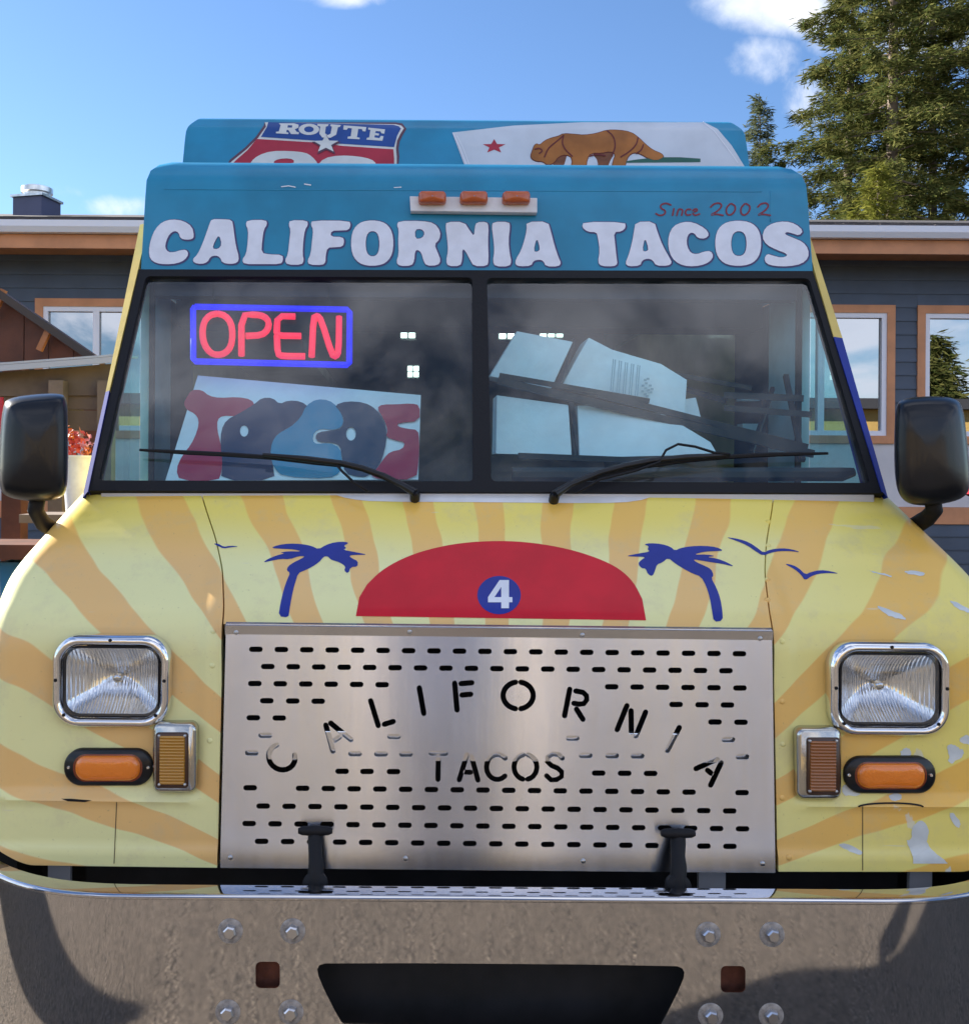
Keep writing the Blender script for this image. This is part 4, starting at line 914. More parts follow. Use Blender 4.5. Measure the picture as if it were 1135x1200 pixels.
# foam takeaway boxes and a folded stand on the right of the dashboard
FOAM = mat('white_foam', (.88, .89, .90), .65, vary=(10, .05), bump=(90, .08)); FRB = mat('stand_black', (.014, .014, .017), .45); INK = mat('print_ink', (.07, .09, .13), .6)
c7 = lambda p: cr(p, 560, 370, 1135 / 300)
def fbox(px, D0, D1, depth, label, m=FOAM, cat='box', nm='foam_box'):
    n = len(px); ring = []; vs = [v for u, v in px]; lo, hi = min(vs), max(vs)
    for u, v in px: ring.append(P(u, v, D1 + (D0 - D1) * (v - lo) / (hi - lo)))
    q = MB(); q.prism(ring, (0, depth, 0)); o = q.build(nm, m, bevel=.003); tag(o, label, cat, 'white foam boxes on the dashboard'); return o
b1 = fbox(c7([(172, 68), (420, 115), (325, 322), (52, 268)]), 2.86, 2.95, .12, 'tilted white foam box high beside the dark windshield mullion')
b2 = fbox(c7([(490, 96), (595, 150), (810, 213), (926, 284), (916, 432), (375, 302)]), 2.86, 2.94, .14, 'long slanting white foam box with printed side behind the right pane')
b3 = fbox(c7([(82, 352), (400, 395), (416, 622), (78, 612)]), 2.70, 2.80, .12, 'upright square white foam box low beside the windshield mullion')
b4 = fbox(c7([(440, 398), (640, 400), (830, 440), (1030, 560), (1062, 615), (450, 630)]), 2.68, 2.80, .12, 'wide white foam box low under the slanting black bar')
b5 = fbox(c7([(915, 370), (965, 362), (988, 452), (905, 440)]), 2.92, 2.95, .08, 'small white foam box at the end of the printed slanting box')
q = MB()
for (x, y) in [(740, 285), (752, 280), (745, 300), (762, 310), (730, 310), (742, 322), (755, 330), (728, 335), (765, 340), (740, 348), (750, 356), (770, 325)]:
    a = P(*c7([(x, y)])[0], 2.872); q.box((a.x, a.y, a.z), (.008, .002, .006))
for i, x in enumerate(range(590, 720, 9)):
    a, b = P(*c7([(x, 190 + (x - 590) * .25)])[0], 2.87), P(*c7([(x - 12, 330 + (x - 590) * .32)])[0], 2.853)
    if i % 3: q.tube([a, b], .002, 4)
q.build('box_print', mat('faint_ink', (.40, .50, .55), .6), b2)
st = thing('folded_stand', 'folded black metal stand lying across the foam boxes behind the right pane', 'folding stand', P(760, 500, 2.8))
def sbar(a, b, D0, D1, r, nm='stand_bar'):
    q = MB(); q.tube([P(*a, D0), P(*b, D1)], r, 4); q.build(nm, FRB, st)
w8 = lambda x, y: (760 + x / 4.054, 400 + y / 4.054)
sbar((583, 446), (952, 532), 2.80, 2.74, .0150); sbar((700, 462), (945, 524), 2.84, 2.80, .012); sbar((585, 440), (760, 470), 2.83, 2.84, .010)
sbar((607, 534), (760, 540), 2.62, 2.62, .011); sbar((668, 470), (679, 535), 2.83, 2.70, .009)
sbar((672, 398), (655, 452), 2.98, 2.86, .008); sbar((848, 463), (941, 467), 2.95, 2.86, .013); sbar((848, 478), (951, 486), 2.93, 2.84, .012); sbar((800, 455), (850, 470), 3.1, 3.0, .012)
sbar((690, 420), (880, 455), 3.2, 3.1, .010)
sbar((920, 440), (940, 540), 2.98, 2.80, .010); sbar((905, 455), (880, 530), 3.0, 2.8, .008); sbar((893, 460), (895, 520), 3.0, 2.85, .006)
q = MB(); q.tube([P(600, 556, 2.60), P(800, 556, 2.60), P(985, 556, 2.62), P(1000, 553, 2.62)], [.02, .02, .02, .012], 8); tag(q.build('black_tube', FRB), 'fat black tube lying along the foot of the right windshield pane', 'tube')
for i, (u, v, w, h) in enumerate(((876, 466, 22, 8), (876, 502, 20, 10))): 
    a = P(u, v, 3.15); q = MB(); q.box((a.x, a.y, a.z), (w / 380, .05, h / 360)); tag(q.build('paper_packet', mat('pale_packet', (.45, .60, .66), .6)), ('upper' if i == 0 else 'lower') + ' pale packet stuck between the bars of the black stand', 'packet')


# ------------------------------------------------------------------ ground
def asphalt():
    m = bpy.data.materials.new('asphalt'); m.use_nodes = True; k = N(m.node_tree); p = m.node_tree.nodes['Principled BSDF']
    o = k.n('ShaderNodeTexCoord').outputs['Object']
    big = k.noise(o, .5, 5.0, .6); fine = k.noise(o, 75.0, 4.0, .8)
    vo = k.n('ShaderNodeTexVoronoi'); k.put(vo.inputs['Vector'], o); vo.inputs['Scale'].default_value = 75
    c = k.mix(k.ss(big, .3, .7), (.095, .076, .060, 1), (.15, .12, .095, 1))
    c = k.mix(k.m('MULTIPLY', k.ss(fine, .48, .66), .8), c, (.42, .35, .27, 1)); c = k.mix(k.m('MULTIPLY', k.ss(vo.outputs['Distance'], .45, .8), .75), c, (.03, .026, .023, 1))
    k.put(p.inputs['Base Color'], c); p.inputs['Roughness'].default_value = .9
    b = k.n('ShaderNodeBump'); b.inputs['Strength'].default_value = 1.0; b.inputs['Distance'].default_value = .012
    k.put(b.inputs['Height'], k.m('ADD', vo.outputs['Distance'], fine)); k.put(p.inputs['Normal'], b.outputs[0]); return m
q = MB(); q.grid([[Vector((x, y, 0)) for x in (-600, -60, 0, 60, 600)] for y in (-600, -60, 0, 60, 600)]); structure(q.build('ground', asphalt()))

# ------------------------------------------------------------------ long grey building behind the truck
BD = 11.0
bld = thing('building', 'long blue-grey clapboard building with tan window trim and white gutter behind the truck', 'building', (1.0, BD, 0))
SID = mat('blue_grey_siding', (.064, .088, .132), .6, vary=(3, .12), rnd=.25, bump=(30, .08)); TAN = mat('tan_trim', (.56, .25, .12), .6, vary=(4, .12)); WFR = mat('window_white', (.76, .77, .86), .4)
PANEL = mat('pale_panel', (.60, .58, .60), .6, vary=(2, .08)); SHING = mat('roof_shingle', (.085, .075, .075), .9, vary=(6, .4), rnd=.5, bump=(40, .5))
PANE = glass_mat('coated_pane', (.16, .2, .22), 1.0, 0.0, .42)
def bx(u, D=BD): return (u - CU) / FPX * D
def bz(v, D=BD): return EYE + (CV - v) / FPX * D
wins = [(-4.17, -1.75, 1.97, 3.53, (-3.49, -2.62)), (3.85, 5.44, 1.97, 3.52, (4.62,)), (5.69, 7.35, 1.97, 3.52, (6.52,)), (8.3, 9.9, 1.97, 3.52, (9.1,)), (-7.6, -5.2, 1.97, 3.52, (-6.4,)), (.2, 1.9, 1.97, 3.52, (1.05,))]
XL, XR = -10.0, 12.0
ORGX = {}
def board(x0, x1, z0, h, m=SID, nm='siding_board'):
    key = (round(x1 - x0, 3), round(h, 3), nm)
    if key not in ORGX:
        q = MB(); w = x1 - x0; q.add([(-w / 2, .0, 0), (w / 2, .0, 0), (w / 2, -.020, 0), (-w / 2, -.020, 0), (-w / 2, -.020, h * .12), (w / 2, -.020, h * .12), (-w / 2, -.006, h + .012), (w / 2, -.006, h + .012), (-w / 2, 0, h + .012), (w / 2, 0, h + .012)],
             [(0, 1, 2, 3), (3, 2, 5, 4), (4, 5, 7, 6), (6, 7, 9, 8), (0, 3, 4, 6, 8), (1, 9, 7, 5, 2)])
        o = q.build(nm, m, bld); o.location = (0, 0, 0); ORGX[key] = o.data
        c = Vector((0, -.010, (h + .012) / 2)); o.location = Vector(((x0 + x1) / 2 - ORG[bld].x, c.y, z0 + c.z)); return o
    o = bpy.data.objects.new(nm, ORGX[key]); COL.objects.link(o); o.parent = bld; o.location = ((x0 + x1) / 2 - ORG[bld].x, -.010, z0 + (h + .012) / 2); return o
EXPO = .152
z = .02
while z < 1.05: 
    for a, b in ((XL, -3.2), (-3.195, 3.6), (3.605, XR)): board(a, b, z, min(EXPO, 1.06 - z))
    z += EXPO
zc = 1.975
while zc < 4.12:
    h = min(EXPO, 4.14 - zc); spans = [(XL, XR)]
    for (x0, x1, a, b, mu) in wins:
        if zc < b and zc + h > a:
            ns = []
            for s0, s1 in spans:
                if x1 <= s0 or x0 >= s1: ns.append((s0, s1)); continue
                if x0 > s0: ns.append((s0, x0))
                if x1 < s1: ns.append((x1, s1))
            spans = ns
    for s0, s1 in spans: board(s0, s1, zc, h)
    for (x0, x1, a, b, mu) in wins:
        if zc < b < zc + h - .02: board(x0, x1, b + .003, zc + h - b - .003)
    zc += EXPO
q = MB(); q.box2((XL, BD + .13, 0), (XR, BD + .16, 4.3)); q.box2((XL, BD + .14, 0), (XL + .1, BD + 12, 4.3)); q.box2((XR - .1, BD + .14, 0), (XR, BD + 12, 4.3)); q.box2((XL, BD + 11.9, 0), (XR, BD + 12, 4.3)); q.build('wall_core', mat('dark_room', (.03, .03, .032), .8), bld)
q = MB(); q.box2((XL, BD - .03, 1.072), (XR, BD + .05, 1.262)); q.build('belly_band', TAN, bld, bevel=.004)
x = XL
while x < XR: q = MB(); q.box2((x + .003, BD - .005, 1.264), (min(x + 2.40, XR) - .003, BD + .05, 1.968)); q.build('wall_panel', PANEL, bld); x += 2.40
for (x0, x1, a, b, mu) in wins:
    q = MB(); t = .088; q.box2((x0, BD - .035, b - t), (x1, BD + .05, b)); q.box2((x0, BD - .035, a), (x1, BD + .05, a + t)); q.box2((x0, BD - .033, a + t), (x0 + t, BD + .05, b - t)); q.box2((x1 - t, BD - .033, a + t), (x1, BD + .05, b - t))
    tr = q.build('window', TAN, bld)
    q = MB(); f = .055; X0_, X1_, A_, B_ = x0 + t, x1 - t, a + t, b - t
    q.box2((X0_, BD - .02, B_ - f), (X1_, BD + .06, B_)); q.box2((X0_, BD - .02, A_), (X1_, BD + .06, A_ + f)); q.box2((X0_, BD - .018, A_ + f), (X0_ + f, BD + .06, B_ - f)); q.box2((X1_ - f, BD - .018, A_ + f), (X1_, BD + .06, B_ - f))
    for m_ in mu: q.box2((m_ - .035, BD - .018, A_ + f), (m_ + .035, BD + .06, B_ - f))
    q.build('frame', WFR, tr)
    ed = [X0_ + f] + [e for m_ in mu for e in (m_ - .035, m_ + .035)] + [X1_ - f]
    for i in range(0, len(ed), 2):
        q = MB(); q.box2((ed[i], BD + .022, A_ + f), (ed[i + 1], BD + .026, B_ - f)); q.build('pane', PANE, tr)
# eaves and roof
q = MB(); q.box2((XL - .4, BD - .62, 3.955), (XR + .4, BD - .58, 4.10)); q.box2((XL - .4, BD - .58, 4.02), (XR + .4, BD + .0, 4.05)); q.build('fascia_board', TAN, bld)
q = MB(); q.prism([(XL - .5, BD - .74, 4.225), (XL - .5, BD - .735, 4.16), (XL - .5, BD - .70, 4.105), (XL - .5, BD - .63, 4.102), (XL - .5, BD - .625, 4.225)], (XR - XL + 1, 0, 0)); q.build('gutter', WFR, bld)
roof = None
sl = .275; n = 0
rq = MB(); rq.add([(XL - .5, BD - .68, 4.235), (XR + .5, BD - .68, 4.235), (XR + .5, BD + 6, 4.235 + 6.68 * sl), (XL - .5, BD + 6, 4.235 + 6.68 * sl), (XR + .5, BD + 12.7, 4.235), (XL - .5, BD + 12.7, 4.235), (XL - .5, BD + .0, 4.14), (XR + .5, BD + .0, 4.14)], [(0, 1, 2, 3), (3, 2, 4, 5)])
roof = rq.build('roof', SHING, bld)
q = MB()
for r in range(14):
    y = BD - .70 + r * .14; x = XL - .5 + (r % 2) * .15
    while x < XR + .5:
        w = random.uniform(.26, .33); zz = 4.240 + (y - BD + .68) * sl + random.uniform(0, .004)
        q.add([(x, y, zz), (x + w - .008, y, zz), (x + w - .008, y + .2, zz + .2 * sl), (x, y + .2, zz + .2 * sl), (x, y, zz + .012), (x + w - .008, y, zz + .012), (x + w - .008, y + .2, zz + .2 * sl + .002), (x, y + .2, zz + .2 * sl + .002)], [(4, 5, 6, 7), (0, 1, 5, 4), (0, 4, 7, 3), (1, 2, 6, 5)]); x += w
so_ = q.build('shingles', SHING, roof); so_['kind'] = 'stuff'
CH = mat('vent_blue', (.07, .075, .14), .5, vary=(2, .1)); q = MB()
a, b = P(13, 256, 15.0), P(57, 229, 15.0); rzc = Matrix.Translation(((a.x + b.x) / 2, 15.3, (a.z + b.z) / 2 - .15)) @ Matrix.Rotation(rad(-14), 4, 'Z')
q.box((0, 0, 0), (.50, .50, abs(b.z - a.z) + .3), mtx=rzc); ch = q.build('chimney', CH, roof)
q = MB(); q.box((0, 0, 0), (.56, .56, .035), mtx=rzc @ Matrix.Translation((0, 0, (abs(b.z - a.z) + .3) / 2 + .02))); c = rzc @ Vector((0, 0, (abs(b.z - a.z) + .3) / 2 + .04))
q.lathe(c, (0, 0, 1), [(.20, 0), (.20, .06), (.235, .075), (.235, .15), (.20, .165), (.04, .185)], 24); q.build('vent_cap', mat('bright_tin', (.68, .67, .64), .35, 1.0, vary=(8, .2)), ch, autos=40)

# ------------------------------------------------------------------ wooden shelter and plank stall on the left
DW = mat('dark_wood', (.11, .032, .014), .6, vary=(5, .3), rnd=.3, bump=(25, .2)); OW = mat('orange_wood', (.36, .13, .045), .55, vary=(6, .25)); GW = mat('weathered_wood', (.17, .125, .10), .8, vary=(4, .3), rnd=.5, bump=(20, .25)); TIN = mat('tin_edge', (.42, .44, .48), .45, .6)
SD = 6.0
she = thing('wooden_shelter', 'dark brown wooden shelter with a steep gable roof left of the truck', 'shelter', (-3.0, SD, 0))
apx = P(-78, 288, SD); rt_ = P(112, 419, SD); lf = Vector((2 * apx.x - rt_.x, SD, rt_.z))
def slope(p, q_, w, th, y0, y1, nm, m, off=0):
    d = (q_ - p).normalized(); nn_ = Vector((-d.z, 0, d.x)); nn_ = nn_ if nn_.z > 0 else -nn_
    q = MB(); a = p + nn_ * off; b = q_ + nn_ * off; q.prism([Vector((a.x, y0, a.z)), Vector((b.x, y0, b.z)), Vector((b.x, y0, b.z)) - nn_ * th, Vector((a.x, y0, a.z)) - nn_ * th], (0, y1 - y0, 0)); return q.build(nm, m, she)
slope(apx, rt_, 0, .03, SD + .003, SD + .22, 'roof', DW, .0); slope(apx, lf, 0, .03, SD + .003, SD + .22, 'roof', DW, .0)
slope(apx, rt_, 0, .045, SD - .04, SD + .0, 'barge_board', mat('grey_barge', (.05, .035, .03), .6), .012); slope(apx, lf, 0, .045, SD - .04, SD + .0, 'barge_board', MATS['grey_barge'], .012)
n = 13
for i in range(n):
    x0 = lf.x + (rt_.x - lf.x) * i / n; x1 = lf.x + (rt_.x - lf.x) * (i + 1) / n
    zt = lambda x: apx.z + (rt_.z - apx.z) * abs(x - apx.x) / abs(rt_.x - apx.x) - .05
    q = MB(); q.prism([(x0 + .004, SD + .06, rt_.z - .02), (x1 - .004, SD + .06, rt_.z - .02), (x1 - .004, SD + .06, max(zt(x1), rt_.z - .015)), (x0 + .004, SD + .06, max(zt(x0), rt_.z - .015))], (0, .025, 0)); q.build('gable_board', DW, she)
for (u0, v0, u1, v1) in ((59, 385, 47, 411), (6, 340, -8, 372)):
    a, b = P(u0, v0, SD), P(u1, v1, SD); q = MB(); q.tube([a + Vector((0, -.01, 0)), b + Vector((0, -.01, 0))], .024, 4); q.build('brace', OW, she)
for (xx, yy) in ((lf.x + .1, SD + .1), (lf.x + .1, SD + 1.7), (rt_.x - .55, SD + 1.7), (rt_.x - .55, SD + .16)):
    q = MB(); q.box2((xx - .06, yy - .06, 0), (xx + .06, yy + .06, rt_.z - .025)); q.build('post', DW, she)
stl = thing('plank_stall', 'weathered plank stall with a tin roof edge in front of the brown shelter', 'stall', (-2.4, 5.4, 0))
KD = 5.4; a, b = P(-120, 437, KD), P(133, 418, KD)
q = MB(); q.prism([a, b, b + Vector((0, 0, -.032)), a + Vector((0, 0, -.032))], (0, .012, 0)); q.prism([a + Vector((0, .0, .014)), b + Vector((0, 0, .014)), b + Vector((0, 0, .002)), a + Vector((0, 0, .002))], (0, .5, .05)); q.build('roof_edge', TIN, stl)
za = min(a.z, b.z) - .05; zb_ = EYE + (CV - 506) / FPX * KD
z = zb_
while z < za:
    h = .118; q = MB(); q.box2((a.x, KD + .16 + random.uniform(0, .008), z + .003), (b.x - .02, KD + .185, min(z + h, za + .03) - .002)); q.build('plank', GW, stl); z += h
for xx in (a.x + .05, -1.95, b.x - .06):
    q = MB(); q.box2((xx - .04, KD + .04, 0), (xx + .04, KD + .12, za + .02)); q.build('post', GW, stl)
q = MB(); q.prism([a + Vector((0, .14, -.02)), b + Vector((-.02, .14, -.02)), b + Vector((-.02, .14, -.20)), a + Vector((0, .14, -.12))], (0, .015, 0)); q.build('top_plank', GW, stl)
c = P(60, 457, KD); q = MB(); q.box((c.x, KD + .1, c.z - .05), (.035, .03, .22)); q.build('cleat', PANEL, stl)
q = MB(); q.box2((a.x, KD - .05, EYE + (CV - 658) / FPX * KD), (b.x + .12, KD + .45, EYE + (CV - 641) / FPX * KD)); q.build('counter', DW, stl)
q = MB(); q.box2((a.x, KD + .0, EYE + (CV - 735) / FPX * KD), (b.x, KD + .42, EYE + (CV - 724) / FPX * KD)); q.build('lower_shelf', mat('pale_shelf', (.5, .5, .5), .6), stl)
q = MB()
for i in range(6): q.box2((a.x, KD + .44, .03 + i * .11), (b.x, KD + .46, .13 + i * .11))
q.build('back_boards', DW, stl)
# blue bin under the counter, white crate, red sign, flower bucket
q = MB(); c0 = P(16, 722, KD + .15); zt = EYE + (CV - 664) / FPX * KD
q.grid([[Vector((c0.x + x * s, KD + .2 + y * s, z)) for x, y in rrect(-.07, -.10, .07, .10, .02, 3)] for s, z in ((.8, c0.z), (.85, c0.z), (1, zt - .02), (1.08, zt - .02), (1.08, zt), (.96, zt), (.80, c0.z + .02))], 0, True); q.cap(q.v[-24:] and [Vector(p) for p in q.v[-24:]])
o = q.build('plastic_bin', mat('bin_blue', (.02, .16, .36), .4), autos=40); tag(o, 'blue plastic bin on the shelf under the stall counter', 'bin')
cr_ = thing('white_crate', 'white slatted crate on the ground under the stall shelf', 'crate', P(-2, 800, 5.2))
for i in range(4):
    zz = .12 + i * .11; q = MB(); q.box2((-2.6, 5.15, zz), (-2.02, 5.165, zz + .07)); q.build('slat', WHITEM, cr_)
for xx in (-2.59, -2.06): q = MB(); q.box2((xx, 5.17, .02), (xx + .035, 5.5, .55)); q.build('side', WHITEM, cr_)
q = MB(); c = P(-4, 487, 5.35); q.box((c.x, c.y, c.z), (.075, .02, .20)); o = q.build('hanging_board', mat('sign_red', (.45, .02, .04), .5), bevel=.004); tag(o, 'small red board hung on the stall planks at the picture edge', 'sign board')
bk = thing('flower_bucket', 'white bucket of orange and pink flowers behind the dark left mirror', 'flower bucket', P(92, 560, 4.3))
c = P(93, 558, 4.3); q = MB(); q.lathe((c.x, c.y, c.z - .16), (0, 0, 1), [(.055, 0), (.075, .24), (.079, .24), (.079, .25), (.068, .25), (.05, .02)], 20); q.build('bucket', WHITEM, bk, autos=40)
q = MB(); q.box2((c.x - .2, c.y - .16, c.z - .2), (c.x + .17, c.y + .16, c.z - .163)); q.box2((c.x - .03, c.y - .03, 0), (c.x + .03, c.y + .03, c.z - .2)); o = q.build('pedestal_table', GW, bevel=.003); tag(o, 'small wooden pedestal table under the flower bucket', 'table')
def bloom(cc, r, m, nm):
    q = MB()
    for i in range(34):
        d = Vector(rng.normal(size=3)).normalized(); p = Vector(cc) + d * r * random.uniform(.55, 1); u = d.orthogonal().normalized(); w = d.cross(u); s = r * .42
        q.add([p + u * s * .5, p + w * s * .6 + d * s * .3, p - u * s * .5, p - w * s * .6 - d * s * .1], [(0, 1, 2, 3)])
    return q.build(nm, m, bk)
fo = mat('petal_orange', (.62, .16, .03), .6); fr_ = mat('petal_red', (.50, .05, .03), .6); fp = mat('petal_pink', (.62, .30, .45), .6); fg = mat('leaf_green', (.05, .10, .03), .6)
for (u, v, r, m) in ((83, 508, .05, fo), (92, 515, .055, fr_), (87, 528, .05, fr_), (99, 517, .04, fp), (97, 540, .038, fp), (90, 546, .04, fp), (80, 522, .045, fo), (102, 530, .03, fo)):
    bloom(P(u, v, 4.3), r, m, 'bloom')
q = MB()
for u in (84, 90, 96): q.tube([P(92, 556, 4.3), P(u, 530, 4.3)], .004, 5)
q.build('stems', fg, bk)
# red lantern on a thin post beyond the passenger mirror
lan = thing('post_lantern', 'red lantern on a thin dark post beyond the passenger mirror', 'lantern', ((1141 - CU) / FPX * 7, 7.0, 0))
q = MB(); c = P(1141, 569, 7.0); q.lathe((c.x, c.y, c.z - .08), (0, 0, 1), [(.03, 0), (.072, .02), (.078, .13), (.05, .17), (.01, .18)], 16); q.build('shade', mat('post_red', (.50, .02, .04), .45), lan, autos=40)
q = MB(); q.lathe((c.x, c.y, 0), (0, 0, 1), [(.06, 0), (.06, .02), (.015, .03), (.015, c.z - .08)], 12); q.build('pole', BLACKP, lan, autos=40)

# ------------------------------------------------------------------ conifers
def leaf_mat(name, a, b):
    m = bpy.data.materials.new(name); m.use_nodes = True; t = m.node_tree; k = N(t); t.nodes.remove(t.nodes['Principled BSDF'])
    g = k.n('ShaderNodeNewGeometry'); c = k.mix(g.outputs['Random Per Island'], (*a, 1), (*b, 1))
    d = k.n('ShaderNodeBsdfDiffuse'); k.put(d.inputs[0], c); tr = k.n('ShaderNodeBsdfTranslucent'); k.put(tr.inputs[0], c)
    mx = k.n('ShaderNodeMixShader'); mx.inputs[0].default_value = .35; k.put(mx.inputs[1], d.outputs[0]); k.put(mx.inputs[2], tr.outputs[0]); k.put(t.nodes['Material Output'].inputs[0], mx.outputs[0]); return m
NEED = leaf_mat('needles', (.050, .075, .022), (.17, .165, .055)); NEED2 = leaf_mat('needles_blue', (.06, .085, .05), (.16, .17, .09)); NEED3 = leaf_mat('needles_light', (.12, .14, .025), (.24, .23, .05))
BARK = mat('bark', (.17, .13, .10), .9, vary=(3, .3), bump=(12, .6))
def raw_mesh(name, V, F4, m, parent):
    me = bpy.data.meshes.new(name); me.vertices.add(len(V)); me.vertices.foreach_set('co', V.astype(np.float32).ravel())
    nf = len(F4); me.loops.add(nf * 4); me.loops.foreach_set('vertex_index', F4.astype(np.int32).ravel()); me.polygons.add(nf)
    me.polygons.foreach_set('loop_start', np.arange(nf, dtype=np.int32) * 4); me.update(calc_edges=True); me.materials.append(m)
    o = bpy.data.objects.new(name, me); COL.objects.link(o); o.parent = parent; return o
def conifer(label, base, Ht, R, h0, m, seed, nb=70, spray=16, quads=9, size=.30, lean=0.0, top=0.0, group='conifers behind the building', nm='fir_tree', tr_r=.32, pw=.75):
    r = np.random.default_rng(seed); t = thing(nm, label, 'tree', base, group)
    q = MB(); zs = [0, Ht * .2, Ht * .4, Ht * .6, Ht * .8, Ht]; q.tube([(lean * z / Ht + .05 * math.sin(z), .05 * math.cos(z * .7), z) for z in zs], [tr_r * (1 - .93 * z / Ht) for z in zs], 9)
    limbs = MB(); Q = []
    for i in range(nb):
        f = (i + r.uniform(0, 1)) / nb; h = h0 + (Ht - h0) * f ** .92; rel = (h - h0) / (Ht - h0)
        L = R * ((1 - rel) ** pw * r.uniform(.5, 1.12) + .04); az = i * 2.39996 + r.uniform(-.5, .5); d = np.array([math.cos(az), math.sin(az), 0]); el = .35 - .5 * (1 - rel) + r.uniform(-.15, .2)
        p0 = np.array([lean * h / Ht, 0, h]); pts = []
        for s in np.linspace(0, 1, 5): pts.append(p0 + d * L * s + np.array([0, 0, L * (el * s - .32 * s * s + .18 * s ** 3)]))
        limbs.tube([tuple(p) for p in pts], [.032 * (1 - .8 * s) * (L / R + .3) for s in np.linspace(0, 1, 5)], 4, caps=False)
        ns = max(3, int(spray * (L / R + .25)))
        for s in r.uniform(.05, 1.0, ns) ** .9:
            k = s * 4; j = min(3, int(k)); c = pts[j] + (pts[j + 1] - pts[j]) * (k - j); side = np.array([-d[1], d[0], 0]) * r.uniform(-.55, .55) * L * .42 * (1.15 - s)
            c = c + side + np.array([0, 0, r.uniform(-.16, .06)])
            n = int(quads * 1.8); dirs = r.normal(size=(n, 3)) * np.array([1, 1, .40]) + d * 1.0 + np.array([0, 0, -.30]); dirs /= np.linalg.norm(dirs, axis=1)[:, None]
            sd = np.cross(dirs, r.normal(size=(n, 3))); sd /= np.linalg.norm(sd, axis=1)[:, None] + 1e-6
            ln = size * r.uniform(.8, 1.8, (n, 1)); wd = ln * r.uniform(.05, .095, (n, 1)); o = c + r.normal(size=(n, 3)) * size * .45
            Q.append(np.stack([o - sd * wd * .3, o + dirs * ln * .45 - sd * wd, o + dirs * ln, o + dirs * ln * .5 + sd * wd], 1))
    tk = q.build('trunk', BARK, None, smooth=True); tk.parent = t; lb = limbs.build('limbs', BARK, None); lb.parent = t
    Q = np.concatenate(Q).reshape(-1, 3); F = np.arange(len(Q)).reshape(-1, 4); raw_mesh('crown', Q, F, m, t); return t
def at_px(u, D): return ((u - CU) / FPX * D, D, 0)
conifer('tall fir with a pale bare trunk rising right behind the truck roof', at_px(1044, 30), 27, 3.6, 8.0, NEED, 3, nb=112, spray=26, quads=16, size=.20, tr_r=.27)
conifer('dark tall fir second from the picture edge, trunk thin and brown', at_px(1091, 33), 29, 3.4, 8.2, NEED, 5, nb=105, spray=24, quads=16, size=.20, tr_r=.21)
conifer('dense fir cut by the right picture edge', at_px(1150, 31), 31, 4.0, 8.0, NEED, 8, nb=108, spray=26, quads=16, size=.21)
conifer('shorter spreading fir left of the pale trunk, reaching down to the roof', at_px(985, 34), 19.8, 3.6, 7.0, NEED, 11, nb=80, spray=26, quads=16, size=.20, lean=.3, pw=.6)
conifer('low bright yellow-green fir at the foot of the pale trunk', at_px(1026, 26), 9.9, 1.5, 5.5, NEED3, 13, nb=45, spray=18, quads=10, size=.15, tr_r=.12, nm='young_fir')
conifer('small sparse young fir peeking out beside the roof box', at_px(887, 36), 15.6, 1.7, 8.0, NEED2, 17, nb=60, spray=14, quads=12, size=.17, tr_r=.14, nm='young_fir')

# ------------------------------------------------------------------ the far side of the lot, behind the photographer (seen in the panes and the polished metal)
hall = thing('market_hall', 'long yellow hall with a dark roof across the lot, mirrored in the window panes', 'building', (8, -30, 0))
q = MB(); q.box2((-22, -36, 0), (36, -30, 5.4)); q.build('wall', mat('hall_yellow', (.60, .40, .13), .7, vary=(.6, .1)), hall)
q = MB(); q.prism([(-23, -29.3, 5.35), (-23, -33, 6.2), (-23, -36.7, 5.35)], (60, 0, 0)); q.build('roof', mat('hall_roof', (.03, .028, .03), .8), hall)
for i in range(9):
    x = -19 + i * 6; q = MB(); q.box2((x, -30.05, 0.0), (x + 2.2, -29.97, 2.6)); q.build('door', mat('hall_door', (.10, .06, .04), .6), hall)
for i, (x, y, h) in enumerate(((31.5, -38, 9), (34.5, -42, 11), (-14, -40, 13), (2, -44, 12))):
    conifer(('bushy fir behind the yellow hall, mirrored beside the tan trim', 'tallest fir behind the yellow hall', 'fir at the far left end of the yellow hall roof', 'fir rising over the middle of the yellow hall')[i], (x, y, 0), h, 3.4, 2.5, NEED, 40 + i, nb=70, spray=12, quads=7, size=.55, group='conifers across the lot')

# added slatted screens, out of view, to shade the asphalt mirrored in the bumper
for yy, xr, lab in ((2.75, -3.4, 'added unseen slatted shade screen left of the truck, nearer the bumper'), (4.4, -4.3, 'added unseen slatted shade screen left of the truck, beside the plank stall')):
    scr = thing('shade_screen', lab, 'shade blocker', (-6.2, yy, 0), 'added shade screens left of the truck')
    for i in range(10): q = MB(); q.box2((-9.0, yy - .01, .10 + i * .14), (xr, yy + .02, .237 + i * .14)); q.build('slat', GW, scr)
    for xx in (-9.0, -7.6, -6.2, -4.94, xr - .08): q = MB(); q.box2((xx, yy + .022, 0), (xx + .08, yy + .10, 1.52)); q.build('post', GW, scr)

